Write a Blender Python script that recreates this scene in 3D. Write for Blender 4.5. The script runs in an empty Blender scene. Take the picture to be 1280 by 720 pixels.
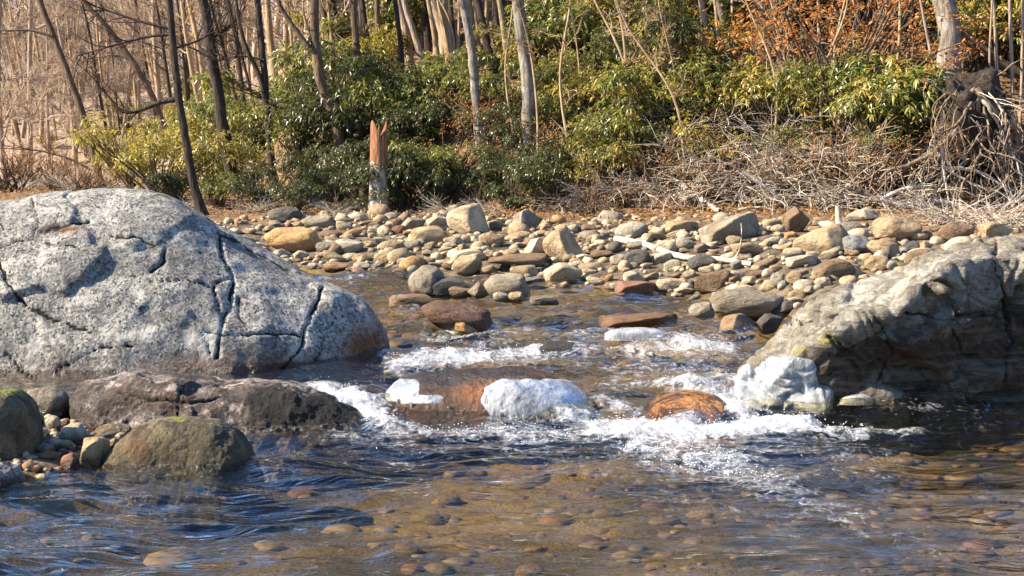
import bpy, math, random
import numpy as np
from mathutils import Vector
PI = math.pi
rng = np.random.default_rng(7)
random.seed(7)
sc = bpy.context.scene
COL = sc.collection

# ------------------------------------------------------------------ camera
F = 1778.0            # focal length in 1280-wide pixels (50 mm)
CZ = 1.70
HOR = 200.0           # row of the horizon
PITCH = math.atan((360 - HOR) / F)
cam = bpy.data.objects.new('camera', bpy.data.cameras.new('camera'))
COL.objects.link(cam)
cam.location = (0, 0, CZ)
cam.rotation_euler = (PI / 2 - PITCH, 0, 0)
cam.data.lens = 50.0
cam.data.sensor_width = 36.0
cam.data.clip_start = 0.1
cam.data.clip_end = 2000
sc.camera = cam
cp, sp = math.cos(PITCH), math.sin(PITCH)

def ray(px, py):
    a = (px - 640) / F; b = (360 - py) / F
    return np.array([a, cp + b * sp, -sp + b * cp])
def at(px, py, Y):
    d = ray(px, py)
    return np.array([0, 0, CZ]) + d * (Y / d[1])
def proj(P):
    P = np.asarray(P, float)
    y, z = P[..., 1], P[..., 2] - CZ
    dep = np.maximum(y * cp - z * sp, .05)
    return 640 + F * P[..., 0] / dep, 360 - F * (y * sp + z * cp) / dep

# ------------------------------------------------------------------ noise
def _h(ix, iy, iz, s):
    h = (ix * 73856093) ^ (iy * 19349663) ^ (iz * 83492791) ^ (s * 2654435 + 97)
    h = (h ^ (h >> 13)) * 1274126177
    h = h & 0x7fffffff
    return (h ^ (h >> 15)) & 0xffffff
def pn(P, seed=0):
    P = np.asarray(P, float)
    i = np.floor(P).astype(np.int64); f = P - i
    u = f * f * f * (f * (f * 6 - 15) + 10)
    out = np.zeros(P.shape[:-1])
    for dx in (0, 1):
        wx = u[..., 0] if dx else 1 - u[..., 0]
        for dy in (0, 1):
            wy = u[..., 1] if dy else 1 - u[..., 1]
            for dz in (0, 1):
                wz = u[..., 2] if dz else 1 - u[..., 2]
                h = _h(i[..., 0] + dx, i[..., 1] + dy, i[..., 2] + dz, seed)
                g = ((h & 255) / 127.5 - 1) * (f[..., 0] - dx) + (((h >> 8) & 255) / 127.5 - 1) * (f[..., 1] - dy) + (((h >> 16) & 255) / 127.5 - 1) * (f[..., 2] - dz)
                out += wx * wy * wz * g
    return out * 1.3
def fbm(P, seed=0, octv=4, gain=.5, lac=2.03):
    P = np.asarray(P, float); o = 0; a = 1.
    for k in range(octv):
        o = o + a * pn(P, seed + k * 17); P = P * lac + 3.1; a *= gain
    return o
def ridged(P, seed=0, octv=3):
    P = np.asarray(P, float); o = 0; a = 1.
    for k in range(octv):
        o = o + a * (1 - 2 * np.abs(pn(P, seed + k * 13))); P = P * 2.1 + 1.7; a *= .5
    return o
def worley(P, seed=0):
    """distance to nearest, second minus first, random value of the nearest cell"""
    P = np.asarray(P, float); i = np.floor(P).astype(np.int64); f = P - i
    b1 = np.full(P.shape[:-1], 9.); b2 = b1.copy(); rv = b1 * 0; tl = b1 * 0
    for dx in (-1, 0, 1):
        for dy in (-1, 0, 1):
            for dz in (-1, 0, 1):
                h = _h(i[..., 0] + dx, i[..., 1] + dy, i[..., 2] + dz, seed)
                d = (f[..., 0] - dx - (h & 255) / 255.) ** 2 + (f[..., 1] - dy - ((h >> 8) & 255) / 255.) ** 2 + (f[..., 2] - dz - ((h >> 16) & 255) / 255.) ** 2
                d = np.sqrt(d); c = d < b1
                h2 = _h(i[..., 0] + dx, i[..., 1] + dy, i[..., 2] + dz, seed + 5)
                q = ((h2 & 255) / 127.5 - 1) * (f[..., 0] - dx - .5) + (((h2 >> 8) & 255) / 127.5 - 1) * (f[..., 1] - dy - .5) + (((h2 >> 16) & 255) / 127.5 - 1) * (f[..., 2] - dz - .5)
                tl = np.where(c, q, tl)
                b2 = np.where(c, b1, np.minimum(b2, d)); rv = np.where(c, ((h >> 4) & 255) / 255., rv); b1 = np.where(c, d, b1)
    return tl, b2 - b1, rv
def sstep(a, b, x):
    t = np.clip((x - a) / (b - a), 0, 1)
    return t * t * (3 - 2 * t)

# ------------------------------------------------------------------ mesh helpers
def mk(name, V, F_, mat=None, attrs=None, parent=None, smooth=True, col=None, link=True):
    V = np.asarray(V, np.float32); me = bpy.data.meshes.new(name)
    me.vertices.add(len(V)); me.vertices.foreach_set('co', V.ravel())
    Fs = F_ if isinstance(F_, list) else [F_]
    Fs = [np.asarray(f, np.int32) for f in Fs if len(f)]
    nl = sum(f.size for f in Fs); npol = sum(len(f) for f in Fs)
    me.loops.add(nl); me.loops.foreach_set('vertex_index', np.concatenate([f.ravel() for f in Fs]))
    me.polygons.add(npol)
    tot = np.concatenate([np.full(len(f), f.shape[1], np.int32) for f in Fs])
    st = np.concatenate([[0], np.cumsum(tot)[:-1]]).astype(np.int32)
    me.polygons.foreach_set('loop_start', st)
    try: me.polygons.foreach_set('loop_total', tot)
    except Exception: pass
    me.polygons.foreach_set('use_smooth', np.full(npol, smooth))
    for k, v in (attrs or {}).items():
        a = me.attributes.new(k, 'FLOAT', 'POINT'); a.data.foreach_set('value', np.asarray(v, np.float32))
    if col is not None:
        a = me.attributes.new('col', 'FLOAT_COLOR', 'POINT')
        c = np.ones((len(V), 4), np.float32); c[:, :3] = col
        a.data.foreach_set('color', c.ravel())
    me.update(calc_edges=True); me.validate()
    if mat: me.materials.append(mat)
    o = bpy.data.objects.new(name, me)
    if link: COL.objects.link(o)
    if parent is not None: o.parent = parent
    return o
def tag(o, label=None, cat=None, group=None, kind=None):
    if label: o['label'] = label
    if cat: o['category'] = cat
    if group: o['group'] = group
    if kind: o['kind'] = kind
    return o
def empty(name, loc, label=None, cat=None, group=None):
    o = bpy.data.objects.new(name, None); COL.objects.link(o); o.location = loc
    o.empty_display_size = .1
    return tag(o, label, cat, group)
def gridF(n, m, wrap=False):
    i = np.arange(n - 1)[:, None]
    if wrap:
        j = np.arange(m)[None]; j2 = (j + 1) % m
    else:
        j = np.arange(m - 1)[None]; j2 = j + 1
    a = i * m + j; b = i * m + j2; c = (i + 1) * m + j2; d = (i + 1) * m + j
    return np.stack([a, b, c, d], -1).reshape(-1, 4)
def tubes(P, R, sides):
    """P (n,m,3) polylines, R (n,m) radii -> V, F"""
    P = np.asarray(P, float); n, m, _ = P.shape
    T = np.gradient(P, axis=1); T /= np.linalg.norm(T, axis=2, keepdims=True) + 1e-9
    ref = np.where(np.abs(T[:, :1, 2:3]) > .8, np.array([1., 0, 0]), np.array([0, 0, 1.]))
    A = np.cross(T, np.broadcast_to(ref, T.shape)); A /= np.linalg.norm(A, axis=2, keepdims=True) + 1e-9
    B = np.cross(T, A)
    th = np.arange(sides) / sides * 2 * PI
    V = P[:, :, None] + R[:, :, None, None] * (np.cos(th)[None, None, :, None] * A[:, :, None] + np.sin(th)[None, None, :, None] * B[:, :, None])
    f = gridF(m, sides, True)
    Fq = (f[None] + (np.arange(n) * m * sides)[:, None, None]).reshape(-1, 4)
    return V.reshape(-1, 3), Fq
class MB:
    def __init__(s): s.V = []; s.F = []; s.n = 0; s.C = []
    def add(s, V, Fq, c=None):
        s.V.append(V); s.F.append(np.asarray(Fq) + s.n); s.n += len(V)
        if c is not None: s.C.append(np.broadcast_to(c, (len(V), 3)))
    def build(s, name, mat, parent=None, smooth=True, link=True):
        return mk(name, np.concatenate(s.V), s.F, mat, None, parent, smooth, np.concatenate(s.C) if s.C else None, link)
def spline(P, n):
    P = np.asarray(P, float); k = len(P)
    t = np.concatenate([[0], np.cumsum(np.linalg.norm(np.diff(P, axis=0), axis=1))]); t /= t[-1]
    s = np.linspace(0, 1, n)
    m = np.gradient(P, t, axis=0) if k > 2 else np.repeat((P[1:] - P[:1]), 2, 0)
    i = np.clip(np.searchsorted(t, s, 'right') - 1, 0, k - 2)
    h = (t[i + 1] - t[i])[:, None]; u = ((s - t[i])[:, None]) / h
    return (2*u**3-3*u**2+1)*P[i] + (u**3-2*u**2+u)*h*m[i] + (-2*u**3+3*u**2)*P[i+1] + (u**3-u**2)*h*m[i+1]

# ------------------------------------------------------------------ terrain functions
def W(Y): return np.interp(Y, [8.9, 9.9, 11.2, 12.3, 18, 60], [0, .10, .12, .23, .30, .45])
def Yw(X): return np.interp(X, [-30, -3.5, -1.1, .68, 1.93, 2.5, 2.9, 4.2, 5, 8, 12], [19.5, 18.5, 17.4, 15.9, 14.7, 13.4, 11.8, 10.0, 8.9, 5, 0])
def Yf(X): return np.interp(X, [-40, -16, -10, -6, -4, 0, 3, 6, 10, 15, 30], [75, 62, 45, 31, 25.5, 22.3, 20.8, 19.4, 18, 15, 8])
def Xl(Y): return np.interp(Y, [-10, 3, 6.6, 7.5, 8.2, 9.0, 10.5, 12, 14, 16], [-7, -4.4, -3.0, -2.62, -2.25, -2.6, -4.2, -6.2, -8, -30])
def ground0(X, Y):
    w = W(Y); t = Y - Yw(X)
    bank = w + np.where(t > 0, (.70) * (1 - np.exp(-np.maximum(t, 0) * .28)), np.maximum(.2 * t, -.36))
    t2 = Xl(Y) - X
    bank2 = w + np.where(t2 > 0, np.minimum(.16 * t2, .07), np.maximum(.5 * t2, -.36))
    z = np.maximum(bank, bank2)
    h = np.maximum(Y - Yf(X), 0); s = np.interp(X, [-20, -8, 0, 5], [.42, .45, .56, .66]); H = np.interp(X, [-5, 2, 5], [8.5, 9.5, 14.])
    return z + H * (1 - np.exp(-h * s / H))
def ground(X, Y):
    X = np.asarray(X, float); Y = np.asarray(Y, float)
    P = np.stack([X, Y, 0 * X], -1)
    h = np.clip(Y - Yf(X), 0, 6) / 6
    return ground0(X, Y) + fbm(P * .7, 3, 3) * (.05 + .35 * h) + fbm(P * 3.3, 5, 3) * .03
def g1(X, Y): return float(ground(np.array([X]), np.array([Y]))[0])
_Ys = np.concatenate([np.arange(5, 40, .05), np.arange(40, 120, .4)])
def onground(px, py, water=True):
    d = ray(px, py); Xs = d[0] * _Ys / d[1]; Zs = CZ + d[2] * _Ys / d[1]
    G = ground(Xs, _Ys)
    if water: G = np.maximum(G, W(_Ys))
    k = np.argmax(G >= Zs)
    if G[k] < Zs[k]: k = len(_Ys) - 1
    return np.array([Xs[k], _Ys[k], G[k]])

# ------------------------------------------------------------------ materials
class NT:
    def __init__(s, name):
        s.m = bpy.data.materials.new(name); s.m.use_nodes = True; s.t = s.m.node_tree
        s.t.nodes.clear(); s.out = s.t.nodes.new('ShaderNodeOutputMaterial')
    def n(s, typ, ins=None, out=0, **pr):
        nd = s.t.nodes.new('ShaderNode' + typ)
        for k, v in pr.items(): setattr(nd, k, v)
        for k, v in (ins or {}).items(): s.put(nd.inputs[k], v)
        return nd if out is None else nd.outputs[out]
    def put(s, i, v):
        if isinstance(v, bpy.types.NodeSocket): s.t.links.new(v, i)
        elif isinstance(v, (tuple, list)) and len(v) == 3 and i.type == 'RGBA': i.default_value = (*v, 1)
        else: i.default_value = v
    def mix(s, f, a, b, mode='MIX'):
        nd = s.t.nodes.new('ShaderNodeMix'); nd.data_type = 'RGBA'; nd.blend_type = mode
        s.put(nd.inputs[0], f); s.put(nd.inputs[6], a); s.put(nd.inputs[7], b); return nd.outputs[2]
    def math(s, op, a, b=0.0, clamp=False):
        nd = s.t.nodes.new('ShaderNodeMath'); nd.operation = op; nd.use_clamp = clamp
        s.put(nd.inputs[0], a); s.put(nd.inputs[1], b); return nd.outputs[0]
    def rng(s, v, a, b, c=0., d=1.):
        nd = s.n('MapRange', {'Value': v, 'From Min': a, 'From Max': b, 'To Min': c, 'To Max': d}, None); nd.interpolation_type = 'SMOOTHSTEP'; return nd.outputs[0]
    def noise(s, co, scale, detail=4, rough=.55, dist=0.):
        return s.n('TexNoise', {'Vector': co, 'Scale': scale, 'Detail': detail, 'Roughness': rough, 'Distortion': dist})
    def attr(s, name, out='Fac'): return s.n('Attribute', None, out, attribute_name=name)
    def obj(s): return s.n('TexCoord', None, 'Object')
    def scale(s, co, v):
        return s.n('Mapping', {'Vector': co, 'Scale': v})
    def bump(s, h, dist, strength=1., nrm=None):
        d = {'Height': h, 'Distance': dist, 'Strength': strength}
        if nrm is not None: d['Normal'] = nrm
        return s.n('Bump', d)
    def done(s, sh): s.t.links.new(sh, s.out.inputs[0]); return s.m

def rock_mat(name, light, mid, dark, rust=(.22, .09, .03), speck=.7, speckscale=70., spots=.6, moss_or_shade=(.05, .06, .012), bump=1., strata=0., pale=.35, net=0., gloss=.85):
    t = NT(name); co = t.obj()
    n1 = t.noise(co, 1.6, 5); n2 = t.noise(co, 7, 8, .68, .6); n3 = t.noise(co, speckscale, 4, .65); n4 = t.noise(co, 24, 6, .7)
    c = t.mix(t.rng(t.math('ADD', n1, t.math('MULTIPLY', t.math('SUBTRACT', n4, .5), .5)), .42, .58), mid, light)
    c = t.mix(t.math('MULTIPLY', t.rng(n2, .48, .56), spots), c, dark)
    c = t.mix(t.math('MULTIPLY', t.rng(n3, .47, .55), t.math('MULTIPLY', t.rng(n4, .38, .58, .2, 1.), speck)), c, dark)
    c = t.mix(t.math('MULTIPLY', t.rng(t.noise(co, 4.1, 8, .7), .54, .62), pale), c, tuple(x * 1.35 for x in light))
    st = t.math('MULTIPLY', t.attr('stain_or_shade'), t.rng(n2, .3, .6, .8, 1.5), True)
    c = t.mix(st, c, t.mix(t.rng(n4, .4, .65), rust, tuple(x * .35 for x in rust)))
    ms = t.rng(t.math('ADD', t.attr('moss'), t.math('SUBTRACT', n4, .5)), .38, .62)
    c = t.mix(ms, c, t.mix(t.rng(n3, .4, .6), moss_or_shade, tuple(x * 2.6 for x in moss_or_shade)))
    ck = t.rng(t.math('ADD', t.attr('crack'), t.math('MULTIPLY', t.math('SUBTRACT', n4, .5), .7)), .3, .6)
    c = t.mix(ck, c, (.018, .016, .013))
    if net:
        wc = t.n('VectorMath', {0: co, 1: t.n('VectorMath', {0: t.n('TexNoise', {'Vector': co, 'Scale': 3., 'Detail': 6, 'Roughness': .65}, 'Color'), 1: (.45, .45, .45)}, operation='MULTIPLY')}, operation='ADD')
        vo = t.n('TexVoronoi', {'Vector': wc, 'Scale': 2.6}, 'Distance', feature='DISTANCE_TO_EDGE')
        nk = t.math('MULTIPLY', t.rng(vo, .0, .022, 1., 0.), t.math('MULTIPLY', t.rng(n4, .4, .55), t.rng(n1, .42, .58)))
        c = t.mix(t.math('MULTIPLY', nk, net), c, (.03, .027, .022))
    wet = t.rng(t.math('ADD', t.attr('wet'), t.math('MULTIPLY', t.math('SUBTRACT', n2, .5), .8)), .3, .7)
    c = t.mix(wet, c, t.mix(1., c, (.42, .38, .33), 'MULTIPLY'))
    hgt = t.math('ADD', t.math('MULTIPLY', n2, 1.), t.math('ADD', t.math('MULTIPLY', n3, .18), t.math('MULTIPLY', n4, .45)))
    if strata:
        rc = t.n('Mapping', {'Vector': co, 'Rotation': (0, math.radians(34), 0), 'Scale': (1.6, 2.5, 15)})
        sn = t.noise(rc, 1.3, 6, .6, .4); hgt = t.math('ADD', hgt, t.math('MULTIPLY', sn, strata))
        c = t.mix(t.math('MULTIPLY', t.rng(sn, .5, .62), .45), c, tuple(x * .6 for x in mid))
    b = t.bump(hgt, .05 * bump)
    p = t.n('BsdfPrincipled', {'Base Color': c, 'Roughness': t.rng(wet, 0, 1, gloss, .18), 'Normal': b, 'Specular IOR Level': .4})
    return t.done(p)

def cobble_mat(name, source):
    t = NT(name); co = t.obj()
    if source == 'object':
        oi = t.n('ObjectInfo', None, None); base = oi.outputs['Color']; 
        co = t.n('VectorMath', {0: co, 1: t.n('CombineXYZ', {0: t.math('MULTIPLY', oi.outputs['Random'], 40), 1: t.math('MULTIPLY', oi.outputs['Random'], 17)})}, operation='ADD')
        k = 1.
    else:
        base = t.attr('col', 'Color'); k = 7.
    n1 = t.noise(co, 2.2 * k, 6, .6, .5); n2 = t.noise(co, 11 * k, 6, .7); n3 = t.noise(co, 40 * k, 3)
    c = t.mix(t.rng(n1, .4, .65), base, t.mix(1., base, (.62, .55, .48), 'MULTIPLY'))
    c = t.mix(t.math('MULTIPLY', t.rng(n2, .52, .68), .6), c, t.mix(1., base, (.35, .33, .30), 'MULTIPLY'))
    c = t.mix(t.math('MULTIPLY', t.rng(n3, .55, .65), .4), c, t.mix(.5, base, (.45, .42, .37)))
    wet = t.attr('wet')
    if source == 'object':
        z = t.n('SeparateXYZ', {0: t.n('NewGeometry', None, 'Position')}, 2)
        y = t.n('SeparateXYZ', {0: t.n('NewGeometry', None, 'Position')}, 1)
        wl = t.math('ADD', .1, t.math('MULTIPLY', t.math('SUBTRACT', y, 9.9), .032), )
        wl = t.math('MINIMUM', wl, .32)
        wet = t.rng(t.math('SUBTRACT', t.math('ADD', z, t.math('MULTIPLY', n1, -.06)), wl), -.02, .035, 1., 0.)
    c = t.mix(wet, c, t.mix(1., c, (.4, .36, .32), 'MULTIPLY'))
    b = t.bump(t.math('ADD', n1, t.math('MULTIPLY', n2, .4)), .12 if source == 'object' else .02, .7)
    p = t.n('BsdfPrincipled', {'Base Color': c, 'Roughness': t.rng(wet, 0, 1, .8, .2), 'Normal': b, 'Specular IOR Level': .35})
    return t.done(p)

def bark_mat(name, a, b, lich=None, scale=1.):
    t = NT(name); co = t.scale(t.obj(), (14 * scale, 14 * scale, 2.4 * scale)); co2 = t.obj()
    n1 = t.noise(co, 1.6, 6, .65, .4); n2 = t.noise(co2, 2.5, 4)
    c = t.mix(t.rng(n1, .36, .64), b, a)
    if lich: c = t.mix(t.math('MULTIPLY', t.rng(t.noise(co2, 5, 6, .7), .5, .62), .7), c, lich)
    c = t.mix(t.rng(n2, .4, .7, 0, .5), c, b)
    p = t.n('BsdfPrincipled', {'Base Color': c, 'Roughness': .9, 'Normal': t.bump(n1, .04), 'Specular IOR Level': .2})
    return t.done(p)

def leaf_mat(name, rough=.38, trans=.38, spec=.5):
    t = NT(name); c = t.attr('col', 'Color')
    p = t.n('BsdfPrincipled', {'Base Color': c, 'Roughness': rough, 'Specular IOR Level': spec})
    tr = t.n('BsdfTranslucent', {'Color': t.mix(1., c, (1.5, 1.6, .8), 'MULTIPLY')})
    return t.done(t.n('MixShader', {0: trans, 1: p, 2: tr}))

M = {}
M['boulder_grey'] = rock_mat('speckled_grey_granite', (.45, .42, .365), (.27, .255, .225), (.045, .043, .044), speck=1., speckscale=44, spots=.45, rust=(.19, .075, .03), net=.9, pale=.6, moss_or_shade=(.06, .055, .02))
M['boulder_tan'] = rock_mat('tan_layered_rock', (.42, .395, .33), (.25, .22, .165), (.08, .06, .04), speck=.4, speckscale=60, spots=.6, rust=(.055, .032, .016), moss_or_shade=(.12, .10, .015), strata=1.3, net=.5)  # rust is dark brown so the front face carries its shade in colour
M['boulder_dark'] = rock_mat('dark_weathered_rock', (.38, .32, .28), (.085, .064, .05), (.022, .017, .013), speck=.7, speckscale=50, spots=.9, pale=.7, rust=(.09, .045, .02), moss_or_shade=(.007, .0055, .004))  # near-black overlay colour is painted shade for the long boulder's front
M['boulder_moss'] = rock_mat('mossy_brown_rock', (.18, .145, .085), (.075, .058, .03), (.03, .024, .014), speck=.5, speckscale=60, spots=.7, rust=(.12, .06, .02), moss_or_shade=(.10, .11, .02))
M['rock_orange'] = rock_mat('wet_orange_rock', (.46, .20, .05), (.27, .11, .03), (.045, .022, .01), speck=.7, speckscale=40, spots=.9, rust=(.35, .12, .03), gloss=.22)
M['rock_mid'] = rock_mat('wet_streaked_rock', (.15, .075, .035), (.085, .045, .022), (.035, .02, .012), speck=.7, speckscale=40, spots=.9, rust=(.25, .095, .03), moss_or_shade=(.020, .015, .012), gloss=.28)
M['cobble'] = cobble_mat('river_stone', 'object')
M['cobble_mass'] = cobble_mat('river_gravel', 'attr')
M['bark_dark'] = bark_mat('dark_bark', (.085, .062, .045), (.03, .022, .017))
M['bark_brown'] = bark_mat('brown_bark', (.19, .135, .085), (.085, .055, .035))
M['bark_pale'] = bark_mat('pale_grey_bark', (.30, .26, .21), (.13, .10, .075), (.42, .40, .36))
M['bark_far'] = bark_mat('sunlit_grey_bark', (.44, .34, .25), (.25, .18, .13))
M['twig_far'] = bark_mat('pinkish_twigs', (.56, .43, .31), (.36, .265, .19))
M['bark_gold'] = bark_mat('golden_bark', (.46, .34, .20), (.26, .17, .09))
M['bark_white'] = bark_mat('weathered_white_wood', (.60, .54, .46), (.26, .20, .15))
M['deadwood'] = bark_mat('bleached_wood', (.64, .57, .47), (.38, .31, .23))
M['root'] = bark_mat('bare_roots', (.34, .25, .17), (.12, .08, .05))
M['splintered'] = bark_mat('splintered_wood', (.42, .20, .10), (.20, .09, .05))
M['leaf'] = leaf_mat('glossy_evergreen_leaf', .34, .3, .5)
M['leaf_dry'] = leaf_mat('dry_leaf', .7, .35, .2)
M['ice'] = None
def ice():
    t = NT('milky_ice'); co = t.obj(); n = t.noise(t.scale(co, (9, 9, 4)), 1., 6, .62, .5); n2 = t.noise(t.scale(co, (40, 40, 9)), 1.5, 4)
    p = t.n('BsdfPrincipled', {'Base Color': t.mix(t.rng(n, .36, .62), (.30, .315, .32), (.66, .665, .66)), 'Roughness': t.rng(n2, .3, .7, .08, .35), 'Subsurface Weight': .5,
        'Subsurface Radius': (.05, .06, .07), 'Subsurface Scale': .6, 'Transmission Weight': .5, 'IOR': 1.31, 'Normal': t.bump(t.math('ADD', n, t.math('MULTIPLY', n2, .3)), .02)})
    return t.done(p)
M['ice'] = ice()
def earth_mat():
    t = NT('ground_litter'); co = t.obj()
    n1 = t.noise(co, .9, 6, .6); n2 = t.noise(co, 6, 7, .7); n3 = t.noise(co, 30, 4, .7)
    lit = t.mix(t.rng(n2, .35, .65), (.16, .09, .045), (.34, .22, .13))
    lit = t.mix(t.rng(n3, .45, .6), lit, (.07, .04, .022))
    lit = t.mix(t.rng(n1, .45, .65, 0, .5), lit, (.26, .145, .07))
    far = t.mix(t.rng(n2, .35, .65), (.18, .12, .085), (.34, .25, .19))
    lit = t.mix(t.attr('far'), lit, far)
    bed = t.mix(t.rng(t.noise(co, .85, 5, .5), .40, .62), (.048, .038, .016), (.22, .145, .045))
    bed = t.mix(t.rng(n2, .48, .65, 0, .45), bed, (.032, .027, .016))
    sand = t.mix(t.rng(n2, .4, .6), (.07, .052, .036), (.20, .155, .105))
    c = t.mix(t.attr('bank'), lit, sand)
    c = t.mix(t.attr('bed'), c, bed)
    p = t.n('BsdfPrincipled', {'Base Color': c, 'Roughness': .9, 'Normal': t.bump(t.math('ADD', n2, t.math('MULTIPLY', n3, .5)), .06), 'Specular IOR Level': .2})
    return t.done(p)
M['earth'] = earth_mat()
def water_mat():
    t = NT('stream_water'); co = t.obj(); foam = t.attr('foam'); calm = t.attr('calm')
    r1 = t.noise(t.scale(co, (1.2, 3.2, 1)), 1.2, 5, .52, .9); r2 = t.noise(t.scale(co, (6., 14., 3)), 1.8, 3, .6, .5)
    b = t.bump(t.math('ADD', r1, t.math('MULTIPLY', r2, .06)), t.math('MULTIPLY', t.attr('calm'), .12))
    b = t.bump(t.noise(co, 45, 4, .7), .02, t.math('MULTIPLY', foam, .9), b)
    bf = t.n('NewGeometry', None, 'Backfacing')   # same air-to-water Fresnel from both sides of the sheet
    fr = t.n('Fresnel', {'IOR': t.math('SUBTRACT', 1.333, t.math('MULTIPLY', bf, .583)), 'Normal': b})
    gl = t.n('BsdfGlossy', {'Color': (1, 1, 1), 'Roughness': .035, 'Normal': b})
    tr = t.n('BsdfTransparent', {'Color': (.88, .84, .68)})
    w = t.n('MixShader', {0: t.math('MULTIPLY', fr, 1.7, True), 1: tr, 2: gl})
    # foam: bubbles break the mask into lacy streaks
    f1 = t.noise(t.scale(co, (7, 8, 7)), 1.5, 9, .66, 1.4); f2 = t.noise(t.scale(co, (26, 22, 26)), 1.6, 5, .65, .6)
    k = t.math('SUBTRACT', t.math('ADD', t.math('MULTIPLY', f1, 1.15), t.math('MULTIPLY', f2, .45)), .30)
    m = t.rng(t.math('ADD', t.math('MULTIPLY', foam, 1.2), t.math('MULTIPLY', k, 1.15)), .84, 1.36)
    fb = t.bump(t.math('ADD', f2, f1), .04, 1., b)
    fo = t.n('BsdfPrincipled', {'Base Color': (.82, .84, .87), 'Roughness': .25, 'Normal': fb})
    return t.done(t.n('MixShader', {0: t.math('MULTIPLY', m, .88), 1: w, 2: fo}))
M['water'] = water_mat()
def drop_mat():
    t = NT('spray_drops')
    return t.done(t.n('BsdfPrincipled', {'Base Color': (.9, .92, .95), 'Roughness': .12, 'Specular IOR Level': .8}))
M['drop'] = drop_mat()
#--PARTS--
# ------------------------------------------------------------------ the setting: ground and water
def axis(lo, hi, n, k):
    u = np.linspace(np.arcsinh(lo / k), np.arcsinh(hi / k), n); return np.sinh(u) * k
gx = axis(-260, 260, 620, 6.)
gy = np.concatenate([np.linspace(-120, 4, 30), np.linspace(4.05, 26, 420), 26 + axis(.06, 380, 170, 8.)])
X, Y = np.meshgrid(gx, gy)
Z = ground(X, Y)
P = np.stack([X, Y, Z], -1).reshape(-1, 3)
wl = (Z - W(Y)).ravel()
tt = (Y - Yf(X)).ravel()
bed = 1 - sstep(-.02, .05, wl)
bank = (1 - sstep(-2.2, .2, np.maximum(tt, (Y - Yw(X)).ravel() - np.interp(X.ravel(), [-6, -4, -2, 0], [3.6, 4.6, 6.2, 7.])) + fbm(P * .8, 31, 3)))
mk('ground', P, gridF(len(gy), len(gx)), M['earth'], {'bed': bed, 'bank': bank, 'far': sstep(28, 50, P[:, 1])})
tag(bpy.data.objects['ground'], kind='structure')

FOAM_AND_GLINTS = [(520,425,660,418,6,.3),(720,415,780,412,6,.28),(860,420,930,418,6,.25),(450,395,520,390,5,.28),(560,385,480,380,4,.22),(600,390,760,392,5,.22),(540,448,770,450,16,.26),(770,470,900,462,14,.26),(755,500,800,520,12,.26),(480,560,720,566,10,.3),(700,556,800,600,20,.26),(420,358,520,362,4,.24),
   # x0,y0,x1,y1 (photo pixels), half-width, strength
 (500,455,600,447,9,.55),(600,447,670,443,8,.5),(520,440,640,432,6,.3),(700,438,790,444,7,.32),(785,443,910,438,9,.42),(880,450,950,455,9,.3),
 (405,500,470,520,13,.5),(440,505,482,535,12,.62),(470,540,560,548,9,.42),(560,548,680,540,11,.42),(705,522,745,530,8,.4),(640,552,760,548,13,.42),
 (745,545,800,534,12,.62),(770,548,860,545,14,.7),(850,548,1010,534,10,.78),(930,545,1080,545,7,.5),(1010,536,1150,545,5,.34),
 (830,478,905,500,10,.42),(900,505,935,530,10,.55),(900,470,940,490,8,.4),(790,560,920,585,24,.5),(820,585,980,610,26,.40),(900,600,1060,650,28,.32),(960,560,1100,600,22,.27),(1040,640,1180,700,26,.24),(700,570,820,600,18,.26),(560,560,760,585,14,.24),(880,560,1120,575,16,.26),(760,600,900,640,22,.22),(420,545,560,565,10,.3),
 (560,415,620,410,5,.36),(480,440,500,470,8,.42),(400,350,470,350,4,.33),(440,375,500,372,4,.25),(560,480,500,510,8,.1),(640,420,740,418,5,.25),(780,425,870,428,6,.25),(505,400,530,412,5,.3)]  # far-pool streaks are ripple highlights painted in foam white
def foam_at(px, py):
    f = np.zeros(px.shape)
    for x0, y0, x1, y1, r, s in FOAM_AND_GLINTS:
        dx, dy = x1 - x0, y1 - y0; L = dx * dx + dy * dy + 1e-6
        t = np.clip(((px - x0) * dx + (py - y0) * dy) / L, 0, 1)
        d = np.hypot((px - x0 - t * dx) * .6, py - y0 - t * dy) / r
        f = np.maximum(f, .80 * s * np.exp(-d * d * .8))
    return f
rows = np.concatenate([np.linspace(1500, 760, 60)[:-1], np.linspace(760, 322, 640)])
u = np.linspace(-1, 1, 820)
Yr = np.array([(CZ - .12) * F / (r - HOR) for r in rows])
Yr = np.concatenate([[1.0], Yr])
Yg = np.repeat(Yr[:, None], len(u), 1)
Xg = u[None] * (Yg * .43 + 1.6)
P0 = np.stack([Xg, Yg, W(Yg)], -1)
px, py = proj(P0)
fo = foam_at(px, py)
turb = np.clip(fo * 1.5, 0, 1)
calm = 1 - .55 * sstep(-.5, 1.4, Xg) * (1 - sstep(8.2, 9.6, Yg))
flow = np.stack([Xg * 1.1, Yg * 2.4, 0 * Xg], -1)
z = W(Yg) + calm * (1 + .9 * sstep(10.5, 14, Yg)) * (fbm(flow, 41, 3) * .065 + fbm(flow * np.array([2.6, 2.9, 1]), 43, 3) * .016)
z += turb * (ridged(P0 * np.array([4., 6., 1]), 47, 3) * .035 + .012 + fbm(P0 * np.array([22., 12, 12]), 49, 3) * .009)
rap = np.exp(-((Yg - 9.6) / .9) ** 2) + .7 * np.exp(-((Yg - 11.7) / .8) ** 2)
z += fo * .03
z += rap * fbm(P0 * np.array([1.6, 2.6, 1]), 51, 3) * .08
P0[..., 2] = z
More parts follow.
